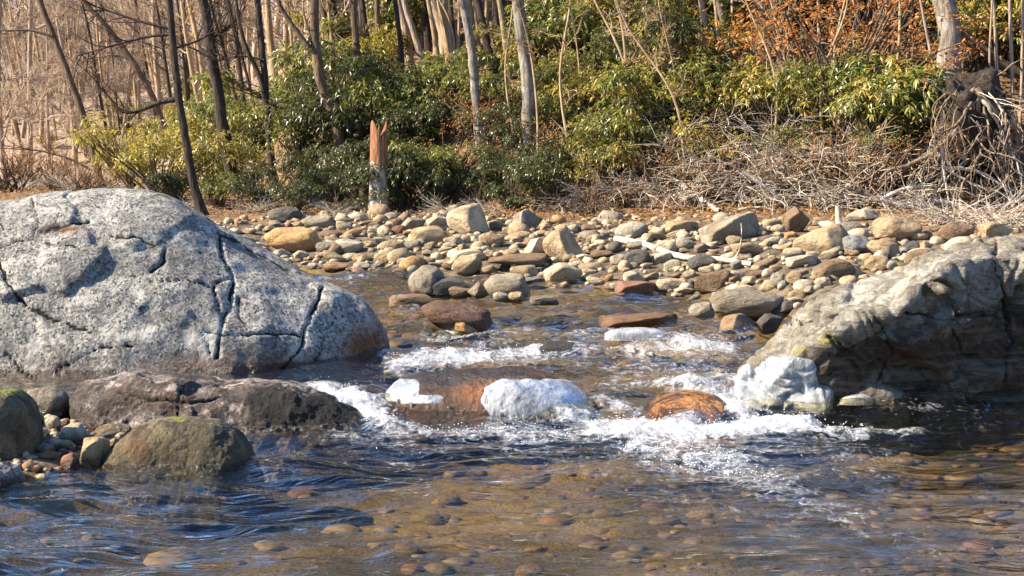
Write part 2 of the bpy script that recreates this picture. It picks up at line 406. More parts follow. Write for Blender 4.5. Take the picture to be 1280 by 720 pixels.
wo = mk('water', P0.reshape(-1, 3), gridF(len(Yr), len(u)), M['water'], {'foam': (fo + .16 * rap * (1 + 1.6 * pn(P0 * np.array([1.2, 3, 1]), 77))).ravel() * 1., 'calm': calm.ravel()})
tag(wo, kind='structure')
WZ = z
# spray
mask = fo.ravel() + .02
cand = np.where(fo.ravel() > .3)[0]
pk = rng.choice(cand, 1300, p=(fo.ravel()[cand] * (Yg.ravel()[cand]) ** 2) / (fo.ravel()[cand] * (Yg.ravel()[cand]) ** 2).sum())
c = P0.reshape(-1, 3)[pk] + rng.normal(0, .03, (1300, 3)); c[:, 2] = P0.reshape(-1, 3)[pk, 2] + np.abs(rng.normal(0, .022, 1300)) + .004
r = rng.uniform(.0014, .0042, 1300)
oc = np.array([[1, 0, 0], [-1, 0, 0], [0, 1, 0], [0, -1, 0], [0, 0, 1], [0, 0, -1]], float)
of = np.array([[0, 2, 4], [2, 1, 4], [1, 3, 4], [3, 0, 4], [2, 0, 5], [1, 2, 5], [3, 1, 5], [0, 3, 5]])
V = (c[:, None] + oc[None] * r[:, None, None] * np.array([1.3, 1, 1])).reshape(-1, 3)
Fq = (of[None] + (np.arange(1300) * 6)[:, None, None]).reshape(-1, 3)
tag(mk('water_spray', V, Fq, M['drop']), 'white spray drops leaping over the rapids', None, None, 'stuff')

# ------------------------------------------------------------------ big boulders (lofted along x)
LAST = []
def drape(name, label, blobs, thick, fs, icy=(), seed=1, rough=.5, src=None):
    V, Nn, a, b = src or LAST
    m = np.zeros(a.shape); nz = fbm(V * 9, seed, 4)
    for x, y, rx, ry, p in blobs: m = np.maximum(m, p * np.exp(-(np.abs((a - x) / rx) ** 4 + np.abs((b - y) / ry) ** 4)))
    m = m + nz * .12
    m[:, V.shape[1] * 6 // 10:] = 0
    th = thick * (sstep(.25, .95, m) * (1 + rough * 1.6 * fbm(V * fs, seed + 2, 3)) ) - .012 * (1 - sstep(.2, .5, m))
    Q = V + Nn * th[..., None]
    Q[..., 2] -= .3 * np.maximum(th, 0) * sstep(.4, .8, m)
    n, k = m.shape; Fq = gridF(n, k); keep = (m.ravel()[Fq] > .12).all(1)
    Fq = Fq[keep]; lab = np.arange(n * k)
    for _ in range(400):
        q = lab[Fq].min(1); l2 = lab.copy(); np.minimum.at(l2, Fq.ravel(), np.repeat(q, 4))
        if (l2 == lab).all(): break
        lab = l2
    r0 = lab[Fq[:, 0]]; u_, c_ = np.unique(r0, return_counts=True); Fq = Fq[r0 == u_[c_.argmax()]]; used = np.unique(Fq); mp = np.zeros(n * k, int); mp[used] = np.arange(len(used))
    o = mk(name, Q.reshape(-1, 3)[used], mp[Fq], M['ice'])
    tag(o, label, 'ice')
    for x, y, ln, w in icy:
        i = np.argmin(np.where(np.arange(k)[None] < k // 2, np.hypot(a - x, b - y), 9e9)); p = Q.reshape(-1, 3)[i] + np.array([0, -.01, 0])
        ps = np.stack([p + np.array([0, 0, -ln * q]) for q in np.linspace(-.3, 1, 8)])
        V2, F2 = tubes(ps[None], (w * np.array([1.3, 1.2, 1, .85, .65, .45, .25, .03]))[None], 7)
        mk('icicle', V2, F2, M['ice'], None, o)
    return o
def loft(name, top, Yr_, df, db, zb, mat, nx=240, nphi=120, ef=.6, eb=.7, lean=0., amp=.05, fs=1.6, edge=None, cracks=(), stain_or_shade=(), moss=(), crackw=3.2, wet=.10, endp=.5, seed=1, fine=1., strat=0., block=0., bs=(1.5, 1.5, 1.5)):
    top = np.array(top, float)
    T3 = np.array([at(a, b, Yr_) for a, b in top])
    x0, x1 = T3[0, 0], T3[-1, 0]
    s = np.linspace(0, 1, nx); xs = x0 + (x1 - x0) * (.5 - .5 * np.cos(PI * s) * (.8 + .2 * np.cos(PI * s) ** 2))
    dens = np.linspace(0, len(T3) - 1, 400); 
    zt = np.interp(xs, T3[:, 0], T3[:, 2])
    k = max(3, nx // 40); ker = np.hanning(k + 2)[1:-1]; ker /= ker.sum()
    zt = np.convolve(np.pad(zt, (k // 2, k - 1 - k // 2), 'edge'), ker, 'valid')
    q = (xs - x0) / (x1 - x0) * 2 - 1
    w = np.clip(1 - np.abs(q) ** 3.2, 0, 1) ** endp
    phi = np.linspace(0, PI, nphi)
    if edge is None:
        cy = np.where(phi < PI / 2, -df * np.abs(np.cos(phi)) ** ef, db * np.abs(np.cos(phi)) ** eb)
        sz = np.where(phi < PI / 2, np.abs(np.sin(phi)) ** ef, np.abs(np.sin(phi)) ** eb)
        yy = Yr_ + w[:, None] * cy[None] + lean * (sz[None] - 1) * (zt - zb)[:, None]
        zz = zb + (zt - zb)[:, None] * sz[None]
    else:
        E = np.array(edge, float); de = E[:, 2]
        E3 = np.array([at(a, b, Yr_ - d) for a, b, d in E])
        ze = np.interp(xs, E3[:, 0], E3[:, 2]); de = np.interp(xs, E3[:, 0], de)
        ze = np.minimum(ze, zt - .0)
        n1, n2 = int(nphi * .42), int(nphi * .38); n3 = nphi - n1 - n2
        a = np.linspace(0, 1, n1, endpoint=False); b = np.linspace(0, 1, n2, endpoint=False); c = np.linspace(0, 1, n3)
        dff = de + (df - de) * w
        y1 = -dff[:, None] + (dff - de)[:, None] * a[None] ** 1.6; z1 = zb + (ze - zb)[:, None] * a[None]
        y2 = -de[:, None] * (1 - b[None]); z2 = ze[:, None] + (zt - ze)[:, None] * (b[None] ** .85)
        y3 = db * w[:, None] * c[None]; z3 = zt[:, None] + (zb - zt)[:, None] * c[None] ** 1.8
        yy = Yr_ + np.concatenate([y1, y2, y3], 1); zz = np.concatenate([z1, z2, z3], 1)
        for _ in range(1):
            yy[:, 1:-1] = .5 * yy[:, 1:-1] + .25 * (yy[:, :-2] + yy[:, 2:]); zz[:, 1:-1] = .5 * zz[:, 1:-1] + .25 * (zz[:, :-2] + zz[:, 2:])
    V = np.stack([np.repeat(xs[:, None], nphi, 1), yy, zz], -1)
    du = np.gradient(V, axis=0); dv = np.gradient(V, axis=1); Nn = np.cross(dv, du); Nn /= np.linalg.norm(Nn, axis=2, keepdims=True) + 1e-9
    Nn *= np.where((Nn[..., 1:2] * (V[..., 1:2] - Yr_) + Nn[..., 2:] * (V[..., 2:] - zb)) < 0, -1, 1)
    d = amp * (fbm(V * fs, seed, 3) * .9 + .5 * np.minimum(ridged(V * fs * 1.4, seed + 5, 3) - .4, .5)) + amp * fine * (.16 * fbm(V * fs * 7, seed + 9, 4) + .10 * ridged(V * fs * 13, seed + 11, 2))
    if strat: # layered ledges
        h = V[..., 2] * 9 + V[..., 0] * 4.5 + fbm(V * 2, seed + 3, 3) * 2.2
        d += strat * (np.abs((h % 1) - .5) * 2) ** 3 * -.05
    if block:
        Pw = (V + .18 * np.stack([fbm(V * 2.2, seed + 60 + k, 3) for k in range(3)], -1)) * np.array(bs)
        tl, e, rv = worley(Pw, seed)
        bw = 1. if edge is None else np.where(np.arange(nphi) < nphi * .44, 1., .22)[None]
        d += bw * block * ((rv - .5) * .8 + tl * 1.1) * sstep(0, .10, e) + block * .25 * (sstep(0, .14, e) - 1)
    ppx, ppy = proj(V)
    nzx = fbm(V * 9, seed + 21, 3) * 4; nzy = fbm(V * 9, seed + 22, 3) * 4
    nzx2 = fbm(V * 3.3, seed + 31, 3)
    ck = np.zeros(ppx.shape)
    for wdt, line in cracks:
        for (a0, b0), (a1, b1) in zip(line[:-1], line[1:]):
            dx, dy = a1 - a0, b1 - b0
            t = np.clip(((ppx + nzx - a0) * dx + (ppy + nzy - b0) * dy) / (dx * dx + dy * dy + 1e-6), 0, 1)
            dd = np.hypot(ppx + nzx - a0 - t * dx, ppy + nzy - b0 - t * dy) / (crackw * wdt)
            ck = np.maximum(ck, np.exp(-dd * dd) * np.clip(.95 + 1.0 * nzx2, .6, 1.1))
            d -= .0
    front = V[..., 1] < Yr_ + .1
    ck = ck * front
    d -= ck * .03
    V = V + Nn * d[..., None]
    st = np.zeros(ppx.shape); mo = np.zeros(ppx.shape)
    for arr, lst in ((st, stain_or_shade), (mo, moss)):
        for a, b, ra, rb, sgt in lst:
            np.maximum(arr, sgt * np.exp(-(((ppx - a) / ra) ** 2 + ((ppy - b) / rb) ** 2)), out=arr)
    we = 1 - sstep(0, wet, V[..., 2] - W(V[..., 1]))
    LAST[:] = [V, Nn, *proj(V)]
    return mk(name, V.reshape(-1, 3), gridF(nx, nphi), mat, {'crack': ck.ravel(), 'stain_or_shade': st.ravel(), 'moss': mo.ravel(), 'wet': we.ravel()})

def Z1(l, ox=0, oy=220, k=.3906): return [(ox + a * k, oy + b * k) for a, b in l]
cr = [(1.1, Z1([(0,275),(20,340),(60,385),(100,425),(150,455),(210,465),(260,490),(295,500)])),
      (1.2, Z1([(705,185),(712,250),(745,310),(745,370),(722,440),(705,510),(690,590)])),
      (1.15, Z1([(1030,365),(1005,430),(975,490),(960,550),(920,600),(880,635)])),
      (.8, Z1([(650,500),(720,512),(790,518),(870,508),(960,514)])), (.7, Z1([(762,390),(770,450),(795,485),(818,505)])),
      (1.2, Z1([(535,228),(520,270),(490,300)])), (1.1, Z1([(140,195),(200,165),(285,143)])), (.7, Z1([(105,85),(130,170),(105,215)])),
      (.7, Z1([(360,195),(440,205),(500,228)])), (.6, Z1([(685,340),(695,420),(722,460)])), (.6, Z1([(640,495),(662,535),(668,572)])),
      (.6, Z1([(1065,470),(1030,530),(1008,590)])), (.6, Z1([(0,150),(12,185),(40,180)])), (.5, Z1([(180,620),(240,590),(300,560),(420,540)])), (1.3, Z1([(700,180),(760,200),(850,250),(930,310)])),
      (.5, Z1([(600,330),(680,355),(740,320)])), (.5, Z1([(480,330),(560,335),(600,330)])), (.5, Z1([(20,560),(60,620),(110,650)])), (.6, Z1([(0,240),(70,215),(160,218),(260,240)]))]
B = loft('boulder', [(-330, 520), (-280, 420), (-200, 330), (-100, 280), (0, 253), (60, 245), (130, 240), (190, 246), (240, 265), (300, 302), (360, 338), (420, 367), (455, 390), (477, 418), (488, 446), (491, 478), (489, 510)],
     11.55, 1.0, 1.4, -.35, M['boulder_grey'], 470, 250, ef=.95, eb=.8, lean=.14, amp=.065, fs=1.0, block=.018, bs=(.8, .8, 1.1), cracks=cr, crackw=1.7, endp=.62, seed=3, fine=.35,
     stain_or_shade=[(458, 440, 34, 34, 1.), (330, 462, 120, 18, .7), (440, 472, 50, 14, .6), (60, 470, 60, 20, .3), (82, 290, 22, 5, .9)], moss=[(200, 252, 90, 5, .55), (60, 252, 80, 4, .45), (290, 300, 30, 6, .45), (30, 455, 50, 18, .35), (110, 445, 40, 16, .3)])
tag(B, 'huge pale grey speckled boulder with dark cracks, largest rock beside the stream', 'boulder')
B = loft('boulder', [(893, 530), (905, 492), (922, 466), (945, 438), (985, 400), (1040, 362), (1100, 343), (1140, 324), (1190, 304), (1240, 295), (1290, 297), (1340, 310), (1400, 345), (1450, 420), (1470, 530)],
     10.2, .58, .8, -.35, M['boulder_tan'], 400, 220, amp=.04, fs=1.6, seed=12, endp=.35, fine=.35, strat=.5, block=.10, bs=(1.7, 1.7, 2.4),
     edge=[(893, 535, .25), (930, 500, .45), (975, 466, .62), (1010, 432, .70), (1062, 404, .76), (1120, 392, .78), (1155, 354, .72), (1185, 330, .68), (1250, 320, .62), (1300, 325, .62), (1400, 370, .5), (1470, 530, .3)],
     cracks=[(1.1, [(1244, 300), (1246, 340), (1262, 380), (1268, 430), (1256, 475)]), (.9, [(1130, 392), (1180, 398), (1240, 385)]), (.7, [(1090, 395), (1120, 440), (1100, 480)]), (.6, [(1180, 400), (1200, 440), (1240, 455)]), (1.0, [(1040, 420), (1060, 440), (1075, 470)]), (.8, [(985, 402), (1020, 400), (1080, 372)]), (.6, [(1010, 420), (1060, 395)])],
     crackw=2.4, moss=[(1035, 425, 24, 14, .6), (1000, 440, 22, 12, .55), (960, 428, 16, 14, .5), (1015, 405, 16, 8, .45)], stain_or_shade=[(1060, 460, 60, 40, 1.), (1150, 455, 90, 58, 1.), (1250, 440, 90, 90, 1.)], wet=.14)  # brown ellipses over the front face paint its shade into the rock colour
RB = list(LAST)
tag(B, 'slanting tan boulder with a pale slab top and dark cracked face, by the white ice', 'boulder')
B = loft('boulder', [(90, 560), (94, 500), (103, 480), (130, 473), (190, 467), (240, 470), (290, 479), (310, 477), (370, 482), (410, 498), (450, 520), (472, 541), (480, 556), (492, 568), (510, 582)],
     9.15, .42, .5, -.3, M['boulder_dark'], 300, 140, ef=.6, eb=.7, amp=.035, fs=2.6, block=.025, bs=(2, 2, 3), seed=23, wet=.09,
     moss=[(340, 505, 40, 28, 1.), (240, 478, 60, 8, .5), (120, 475, 25, 8, .4), (395, 520, 70, 28, 1.)], stain_or_shade=[(200, 500, 60, 20, .4)], cracks=[(.5, [(150, 490), (190, 502), (240, 505), (275, 497)]), (.45, [(225, 490), (222, 520)])])  # large near-black blobs at right paint the front's shade, not moss growth
tag(B, 'long low dark boulder with pale rim, lying in front of the huge grey boulder', 'boulder')
B = loft('boulder', [(100, 628), (114, 612), (124, 600), (134, 575), (150, 555), (175, 535), (205, 524), (235, 521), (270, 526), (295, 541), (310, 560), (316, 590), (326, 612), (340, 632)],
     8.0, .34, .36, -.3, M['boulder_moss'], 240, 130, ef=.62, eb=.7, amp=.03, fs=3.0, seed=34, wet=.07, moss=[(222, 524, 16, 7, .8), (160, 570, 25, 20, .35)], stain_or_shade=[(170, 560, 30, 20, .5)])
tag(B, 'small brown rounded boulder with a green moss patch, nearest the near pool', 'boulder')
B = loft('boulder', [(-90, 620), (-80, 540), (-50, 500), (-10, 490), (15, 493), (35, 505), (45, 530), (48, 560), (49, 610)],
     7.95, .30, .36, -.3, M['boulder_moss'], 160, 110, ef=.5, eb=.6, amp=.03, fs=3.0, seed=41, wet=.07, moss=[(15, 495, 30, 8, .7)], stain_or_shade=[(20, 540, 20, 30, .5)])
tag(B, 'upright brown boulder with mossy top beside the little pale pebbles', 'boulder')
B = loft('boulder', [(-30, 640), (-20, 590), (0, 580), (15, 586), (24, 600), (28, 640)], 7.35, .15, .2, -.2, M['boulder_dark'], 90, 70, ef=.7, amp=.02, fs=4., seed=48, wet=.1)
tag(B, 'small dark wet rock at the foot of the upright mossy boulder', 'boulder')
B = loft('rock', [(476, 530), (483, 490), (499, 475), (530, 466), (580, 463), (640, 461), (672, 465), (700, 477), (728, 493), (740, 510), (744, 540)],
     9.72, .52, .36, -.1, M['rock_mid'], 260, 140, ef=.8, eb=.8, amp=.022, fs=3.2, seed=55, wet=.05, endp=.4,
     moss=[(540, 472, 60, 14, 1.), (620, 466, 60, 9, 1.)], stain_or_shade=[(610, 492, 40, 14, .9)])
drape('ice_crust', 'smooth white ice cap on the mid stream rock', [(672, 500, 70, 27, 1.), (700, 512, 42, 14, 1.)], .026, 2.2, [(625, 518, .05, .01), (640, 520, .04, .012), (655, 521, .05, .01), (672, 521, .04, .012), (690, 520, .06, .012), (706, 518, .04, .01), (722, 515, .05, .01)], 91, .15)
drape('ice_crust', 'thin glassy ice crust on the dark end of the mid stream rock', [(503, 488, 24, 16, .85), (525, 499, 34, 7, .75)], .010, 4., [(498, 500, .04, .01), (515, 505, .04, .01), (535, 508, .03, .01), (560, 509, .04, .01)], 93, .5)
tag(B, 'low black and orange rock carrying ice in the middle of the rapids', 'rock')
B = loft('rock', [(794, 550), (802, 514), (822, 497), (858, 489), (897, 495), (914, 510), (922, 550)], 9.4, .32, .26, -.1, M['rock_orange'], 170, 100, ef=.75, amp=.012, fs=4, seed=61, wet=.04, crackw=2.)
tag(B, 'wet glossy orange brown rock at the foot of the rapids', 'rock')
B = loft('rock', [(905, 530), (912, 495), (925, 487), (938, 500), (945, 530)], 9.9, .1, .12, 0., M['rock_orange'], 80, 60, ef=.75, amp=.02, fs=5, seed=64, wet=.1)
tag(B, 'small rust brown rock between orange rock and icy boulder', 'rock')
B = loft('rock', [(1062, 520), (1068, 488), (1085, 478), (1110, 480), (1130, 492), (1136, 520)], 9.62, .12, .2, -.1, M['boulder_tan'], 90, 60, ef=.7, amp=.02, fs=5, seed=66, wet=.08, stain_or_shade=[(1100, 490, 30, 15, .5)])
tag(B, 'small tan rock tucked under the shaded face of the slanting boulder', 'rock')

# ------------------------------------------------------------------ ice
def ice_piece(name, top, Yr_, df, db, zb, label, n=120, icy=(), lean=.0, amp=.02, **kw):
    o = loft(name, top, Yr_, df, db, zb, M['ice'], n, 70, amp=amp, fs=kw.pop('fs', 6.), seed=kw.pop('seed', 71), ef=kw.pop('ef', .75), lean=lean, wet=-9., **kw)
    tag(o, label, 'ice')
    for k, (a, b, ln, w) in enumerate(icy):
        p = at(a, b, Yr_ - df - .005)
        ps = np.stack([p + np.array([0, 0, -ln * q]) for q in np.linspace(-.3, 1, 8)])
        V, Fq = tubes(ps[None], (w * np.array([1.3, 1.2, 1, .85, .65, .45, .25, .03]))[None], 7)
        mk('icicle', V, Fq, M['ice'], {'crack': np.zeros(len(V))}, o)
    return o
drape('ice_sheet', 'lumpy white ice frozen onto the slanting tan boulder', [(975, 478, 46, 32, 1.), (1005, 500, 36, 18, 1.), (945, 485, 24, 30, 1.), (935, 470, 12, 16, .8)], .075, 4.5, [(945, 508, .06, .014), (960, 511, .07, .014), (972, 512, .06, .016), (985, 513, .07, .014), (1000, 514, .06, .014), (1016, 514, .05, .012), (1030, 513, .04, .01)], 97, .7, RB)
ice_piece('ice_lump', [(1046, 508), (1054, 499), (1068, 494), (1080, 493), (1088, 497), (1090, 506)], 9.5, .06, .06, .06, 'small white ice lump on rock below the tan boulder', 60, seed=79, amp=.012)
ice_piece('ice_lump', [(920, 478), (926, 462), (936, 455), (946, 462), (952, 476)], 9.85, .08, .08, .12, 'small clear ice lump on the upstream side of the slanting boulder', 60, seed=80, amp=.015)
ice_piece('ice_shelf', [(756, 417), (764, 413), (782, 411), (803, 410), (820, 411), (830, 414), (834, 418)], 11.85, .12, .14, .2, 'flat white ice shelf fringing the flat rust brown rock', 90, seed=81, amp=.006, ef=.5)
ice_piece('ice_shelf', [(480, 478), (486, 462), (494, 456), (500, 462), (504, 480)], 10.9, .05, .1, .08, 'little ice fringe at the water end of the huge grey boulder', 60, seed=83, amp=.012)
#--STONES--
# ------------------------------------------------------------------ river stones
def icos(n):
    import bmesh
    bm = bmesh.new(); bmesh.ops.create_icosphere(bm, subdivisions=n, radius=1.)
    V = np.array([v.co for v in bm.verts]); Fq = np.array([[v.index for v in f.verts] for f in bm.faces]); bm.free()
    return V, Fq
ICO = {n: icos(n) for n in (2, 3, 4)}
def stone_geo(seed, n, facets, rough=.13, cut=(.55, .8)):
    r = np.random.default_rng(seed); V, Fq = ICO[n]; V = V.copy()
    V *= np.array([1, r.uniform(.75, .95), r.uniform(.8, 1)])
    for _ in range(facets):
        nn = r.normal(size=3); nn /= np.linalg.norm(nn); dd = r.uniform(*cut)
        e = V @ nn - dd; V -= np.where(e > 0, e * .93, 0)[:, None] * nn
    V = V * (1 + rough * fbm(V * 1.1 + seed, seed, 2))[:, None] + rough * .25 * np.stack([fbm(V * 3 + seed, seed + k, 2) for k in range(3)], -1)
    V -= (V.max(0) + V.min(0)) / 2; V /= (V.max(0) - V.min(0))
    return V, Fq
SHAPES = {'rounded': [], 'angular': [], 'flat': []}
for k in range(5):
    SHAPES['rounded'].append([stone_geo(100 + k, n, 7, .12, (.6, .85)) for n in (3, 4)])
    SHAPES['angular'].append([stone_geo(200 + k, n, 16, .07, (.36, .66)) for n in (3, 4)])
    SHAPES['flat'].append([stone_geo(300 + k, n, 12, .10, (.42, .75)) for n in (3, 4)])
_sm = {}
def stone_mesh(shape, k, hi):
    key = (shape, k, hi)
    if key not in _sm:
        V, Fq = SHAPES[shape][k][hi]
        o = mk('river_stone', V, Fq, M['cobble'], None, link=False); _sm[key] = o.data; bpy.data.objects.remove(o)
    return _sm[key]
COLS = {'cream': (.48, .41, .30), 'tan': (.38, .29, .185), 'pale grey': (.42, .385, .315), 'grey': (.25, .225, .18), 'brown': (.22, .15, .095), 'ochre': (.42, .26, .12), 'dark grey': (.10, .095, .09), 'reddish': (.26, .135, .09), 'slate': (.20, .21, .225)}
REG = []   # things that need an automatic unique label
def stone(px_, py_, w, h, colr, shape='rounded', name='river_stone', label=None, tilt=0., depth=.8, sink=.15, hi=1, rot=None, k=None, Yfix=None, dry=False, cat='stone', group=None):
    p = onground(px_, py_) if Yfix is None else at(px_, py_, Yfix)
    Yb = p[1]; wm = w / F * Yb; hm = h / F * Yb * (1 + sink); dm = depth * math.sqrt(wm * max(hm, wm * .5))
    Yc = Yb + dm * .35
    zb = max(g1(p[0], Yc), W(Yc) - .08) if Yfix is None else p[2]
    zb = min(zb, p[2] + .25 * hm)
    me = stone_mesh(shape, (k if k is not None else int(rng.integers(5))), hi)
    o = bpy.data.objects.new(name, me); COL.objects.link(o)
    o.location = (p[0] * Yc / Yb, Yc, max(zb, p[2]) - hm * sink / (1 + sink) + hm / 2)
    o.scale = (wm, dm, hm)
    o.rotation_euler = (rng.uniform(-.06, .06), tilt, 0 if rot is None else rot)
    v = rng.uniform(.82, 1.12); cc = np.array([1.06, 1., .88]) * np.array({**COLS, 'maroon': (.11, .06, .042), 'black': (.025, .025, .028), 'rust': (.15, .08, .04)}[colr]) * v
    o.color = (*cc, 1)
    if label: tag(o, label, cat, group)
    else: REG.append(dict(o=o, px=px_, py=py_ - h / 2, colr=colr, shape=shape, w=w, cat=cat, group=group, noun=None))
    return o
BIG = [ # x, base y, w, h, colour, shape, label, tilt
 (368,318,76,30,'ochre','rounded','broad ochre boulder on the far bank beside the huge grey boulder',.08),
 (585,295,54,37,'cream','angular','pale angular boulder, tallest at the back of the cobble bar',-.1),
 (538,307,50,23,'tan','flat','smooth tan oblong boulder in front of the pale angular boulder',-.05),
 (549,290,34,20,'pale grey','angular','pale wedge of rock leaning against the tallest pale angular boulder',-.2),
 (517,292,32,20,'grey','angular','grey slanting rock left of the pale leaning wedge',-.35),
 (658,289,42,27,'grey','angular','grey angular boulder alone at the leafy edge of the cobble bar',-.2),
 (702,328,46,40,'tan','angular','big tan angular boulder standing up in the middle of the cobble bar',-.35),
 (672,325,32,26,'cream','angular','cream angular rock leaning on the big tan upright boulder',.2),
 (436,318,38,17,'pale grey','rounded','pale grey rounded boulder right of the broad ochre boulder',.0),
 (490,317,32,15,'tan','rounded','tan rounded stone near the middle of the far shore',.0),
 (585,346,38,26,'tan','rounded','tan egg shaped boulder tilted behind the grey water edge boulders',-.5),
 (585,328,46,14,'cream','flat','flat cream slab just behind the tilted egg shaped boulder',-.12),
 (534,371,47,39,'grey','rounded','dark grey lichened boulder, first in the water edge cluster',-.3),
 (560,371,62,24,'dark grey','flat','dark flat boulder lying in the water edge cluster',.05),
 (576,372,32,15,'brown','rounded','small brown round stone before the dark flat boulder',.0),
 (634,375,60,33,'grey','rounded','grey domed boulder standing at the water edge',.05),
 (597,374,26,21,'grey','angular','grey rough rock wedged left of the domed boulder',-.3),
 (626,377,20,12,'pale grey','rounded','small pale stone at the left foot of the domed boulder',.0),
 (645,377,22,12,'tan','rounded','small tan stone at the right foot of the domed boulder',.0),
 (680,381,37,11,'grey','flat','flat grey stone just right of the domed boulder, in the shallows',.0),
 (518,386,64,17,'brown','flat','flat wet brown rock half sunk left of the reddish boulder',.0),
 (647,338,80,16,'brown','flat','long flat brown slab in the middle of the cobble bar',.0),
 (357,281,43,20,'dark grey','rounded','dark shaded boulder under the trees at the far left of the bar',.0),
 (668,358,38,11,'slate','flat','flat bluish slab behind the domed boulder',.0),
 (481,330,28,15,'tan','rounded','tan round stone at the far waterline',.0),
 (500,345,22,11,'brown','rounded','brown stone at the edge of the far pool',.0),
 (574,416,100,36,'maroon','rounded','reddish brown wet boulder with a long tail, above the rapids',.22),
 (579,418,62,24,'ochre','angular','ochre rough rock in front of the reddish brown boulder',.1),
 (800,411,104,15,'rust','flat','flat rust brown rock awash behind the ice shelf',-.03),
 (701,446,55,18,'black','rounded','black wet rock just breaking the surface of the rapids',.0),
 (797,372,57,20,'reddish','flat','reddish grey flat stone at the waterline left of the brown one',.05),
 (934,396,92,35,'grey','rounded','long smooth grey brown boulder lying in the shallows',.03),
 (877,398,34,20,'grey','rounded','grey round stone left of the long smooth boulder',-.1),
 (900,392,19,16,'pale grey','rounded','pale round stone touching the long smooth boulder',.0),
 (924,418,54,24,'brown','angular','dark brown wet rock below the long smooth boulder',.0),
 (963,416,34,24,'dark grey','angular','dark wet rock between the long smooth boulder and the slanting boulder',-.3),
 (914,304,78,32,'grey','flat','big grey slab tilted up on the leafy bank',-.3),
 (1030,319,80,34,'tan','angular','tan ledge of rock in front of the driftwood pile',-.2),
 (1072,318,40,23,'slate','rounded','bluish grey boulder beside the tan ledge',.05),
 (1122,304,60,32,'tan','rounded','large tan round boulder below the tangled roots',.0),
 (1197,303,42,24,'brown','rounded','brown boulder beneath the hanging roots',.0),
 (890,367,47,25,'brown','angular','brown angular stone at the waterline below the driftwood log',-.1),
 (838,365,38,15,'cream','flat','cream flat stone left of the brown angular stone',.0),
 (797,333,36,19,'dark grey','rounded','dark stone under the near end of the driftwood log',.0),
 (939,322,54,17,'tan','flat','tan flat stone below the big grey slab',.0),
 (1040,352,52,25,'brown','flat','brown slanting slab above the slanting tan boulder',-.35),
 (1097,341,34,19,'tan','rounded','tan stone above the crest of the slanting boulder',.0),
 (1148,337,38,24,'brown','rounded','brown rounded boulder just above the ridge of the slanting boulder',-.1),
 (996,292,34,32,'brown','angular','brown upright rock under the root tangle',.0),
 (993,359,22,16,'tan','rounded','tan stone right of the long smooth boulder, higher up',.0),
 (972,363,20,19,'grey','rounded','grey upright little stone right of the long smooth boulder',.0),
 (1004,334,42,14,'pale grey','flat','pale grey flat stone below the tan ledge',-.1),
 (1141,316,20,15,'dark grey','rounded','small dark stone right of the large tan round boulder',.0),
 (1245,300,44,22,'tan','flat','tan flat rock at the foot of the root tangle',.0),
 (935,285,30,14,'tan','angular','small tan block behind the big grey slab',.0),
 (1078,276,42,15,'pale grey','angular','pale block of rock left of the root tangle',-.2),
 (1262,322,36,18,'grey','rounded','grey stone behind the top of the slanting boulder',.0),
]
for a in BIG:
    big = a[2] > 55
    stone(a[0], a[1], a[2], a[3], a[4], a[5], name='rock' if big else 'river_stone', label=a[6], tilt=a[7], depth=.9, cat='rock' if big else 'stone')
PEB = [(60,522,58,38,'grey','rounded','grey striped stone between the upright mossy boulder and the long dark boulder'),(93,557,38,27,'pale grey','rounded','pale grey egg shaped pebble, roundest of the near pebbles'),
 (117,586,36,39,'tan','flat','tan upright pebble leaning on the small mossy boulder'),(66,538,22,18,'pale grey','rounded','small pale pebble above the egg shaped one'),(83,569,26,18,'tan','rounded','tan pebble just below the egg shaped one'),
 (132,552,40,18,'cream','flat','cream flat pebble behind the leaning tan pebble'),(58,569,22,14,'grey','rounded','grey pebble at the near left of the pebble patch'),(64,580,30,12,'brown','flat','brown flat pebble by the pool edge'),
 (88,593,24,24,'reddish','rounded','reddish round pebble by the pool edge'),(90,521,25,20,'reddish','angular','reddish angular pebble below the long dark boulder'),(45,537,21,22,'grey','rounded','grey pebble touching the upright mossy boulder'),
 (153,546,32,14,'pale grey','rounded','pale pebble nearest the long dark boulder'),(140,568,18,20,'cream','angular','cream angular pebble beside the small mossy boulder')]
for a in PEB: stone(a[0], a[1], a[2], a[3], a[4], a[5], name='pebble', label=a[6], cat='pebble', tilt=rng.uniform(-.3, .3), sink=.2)
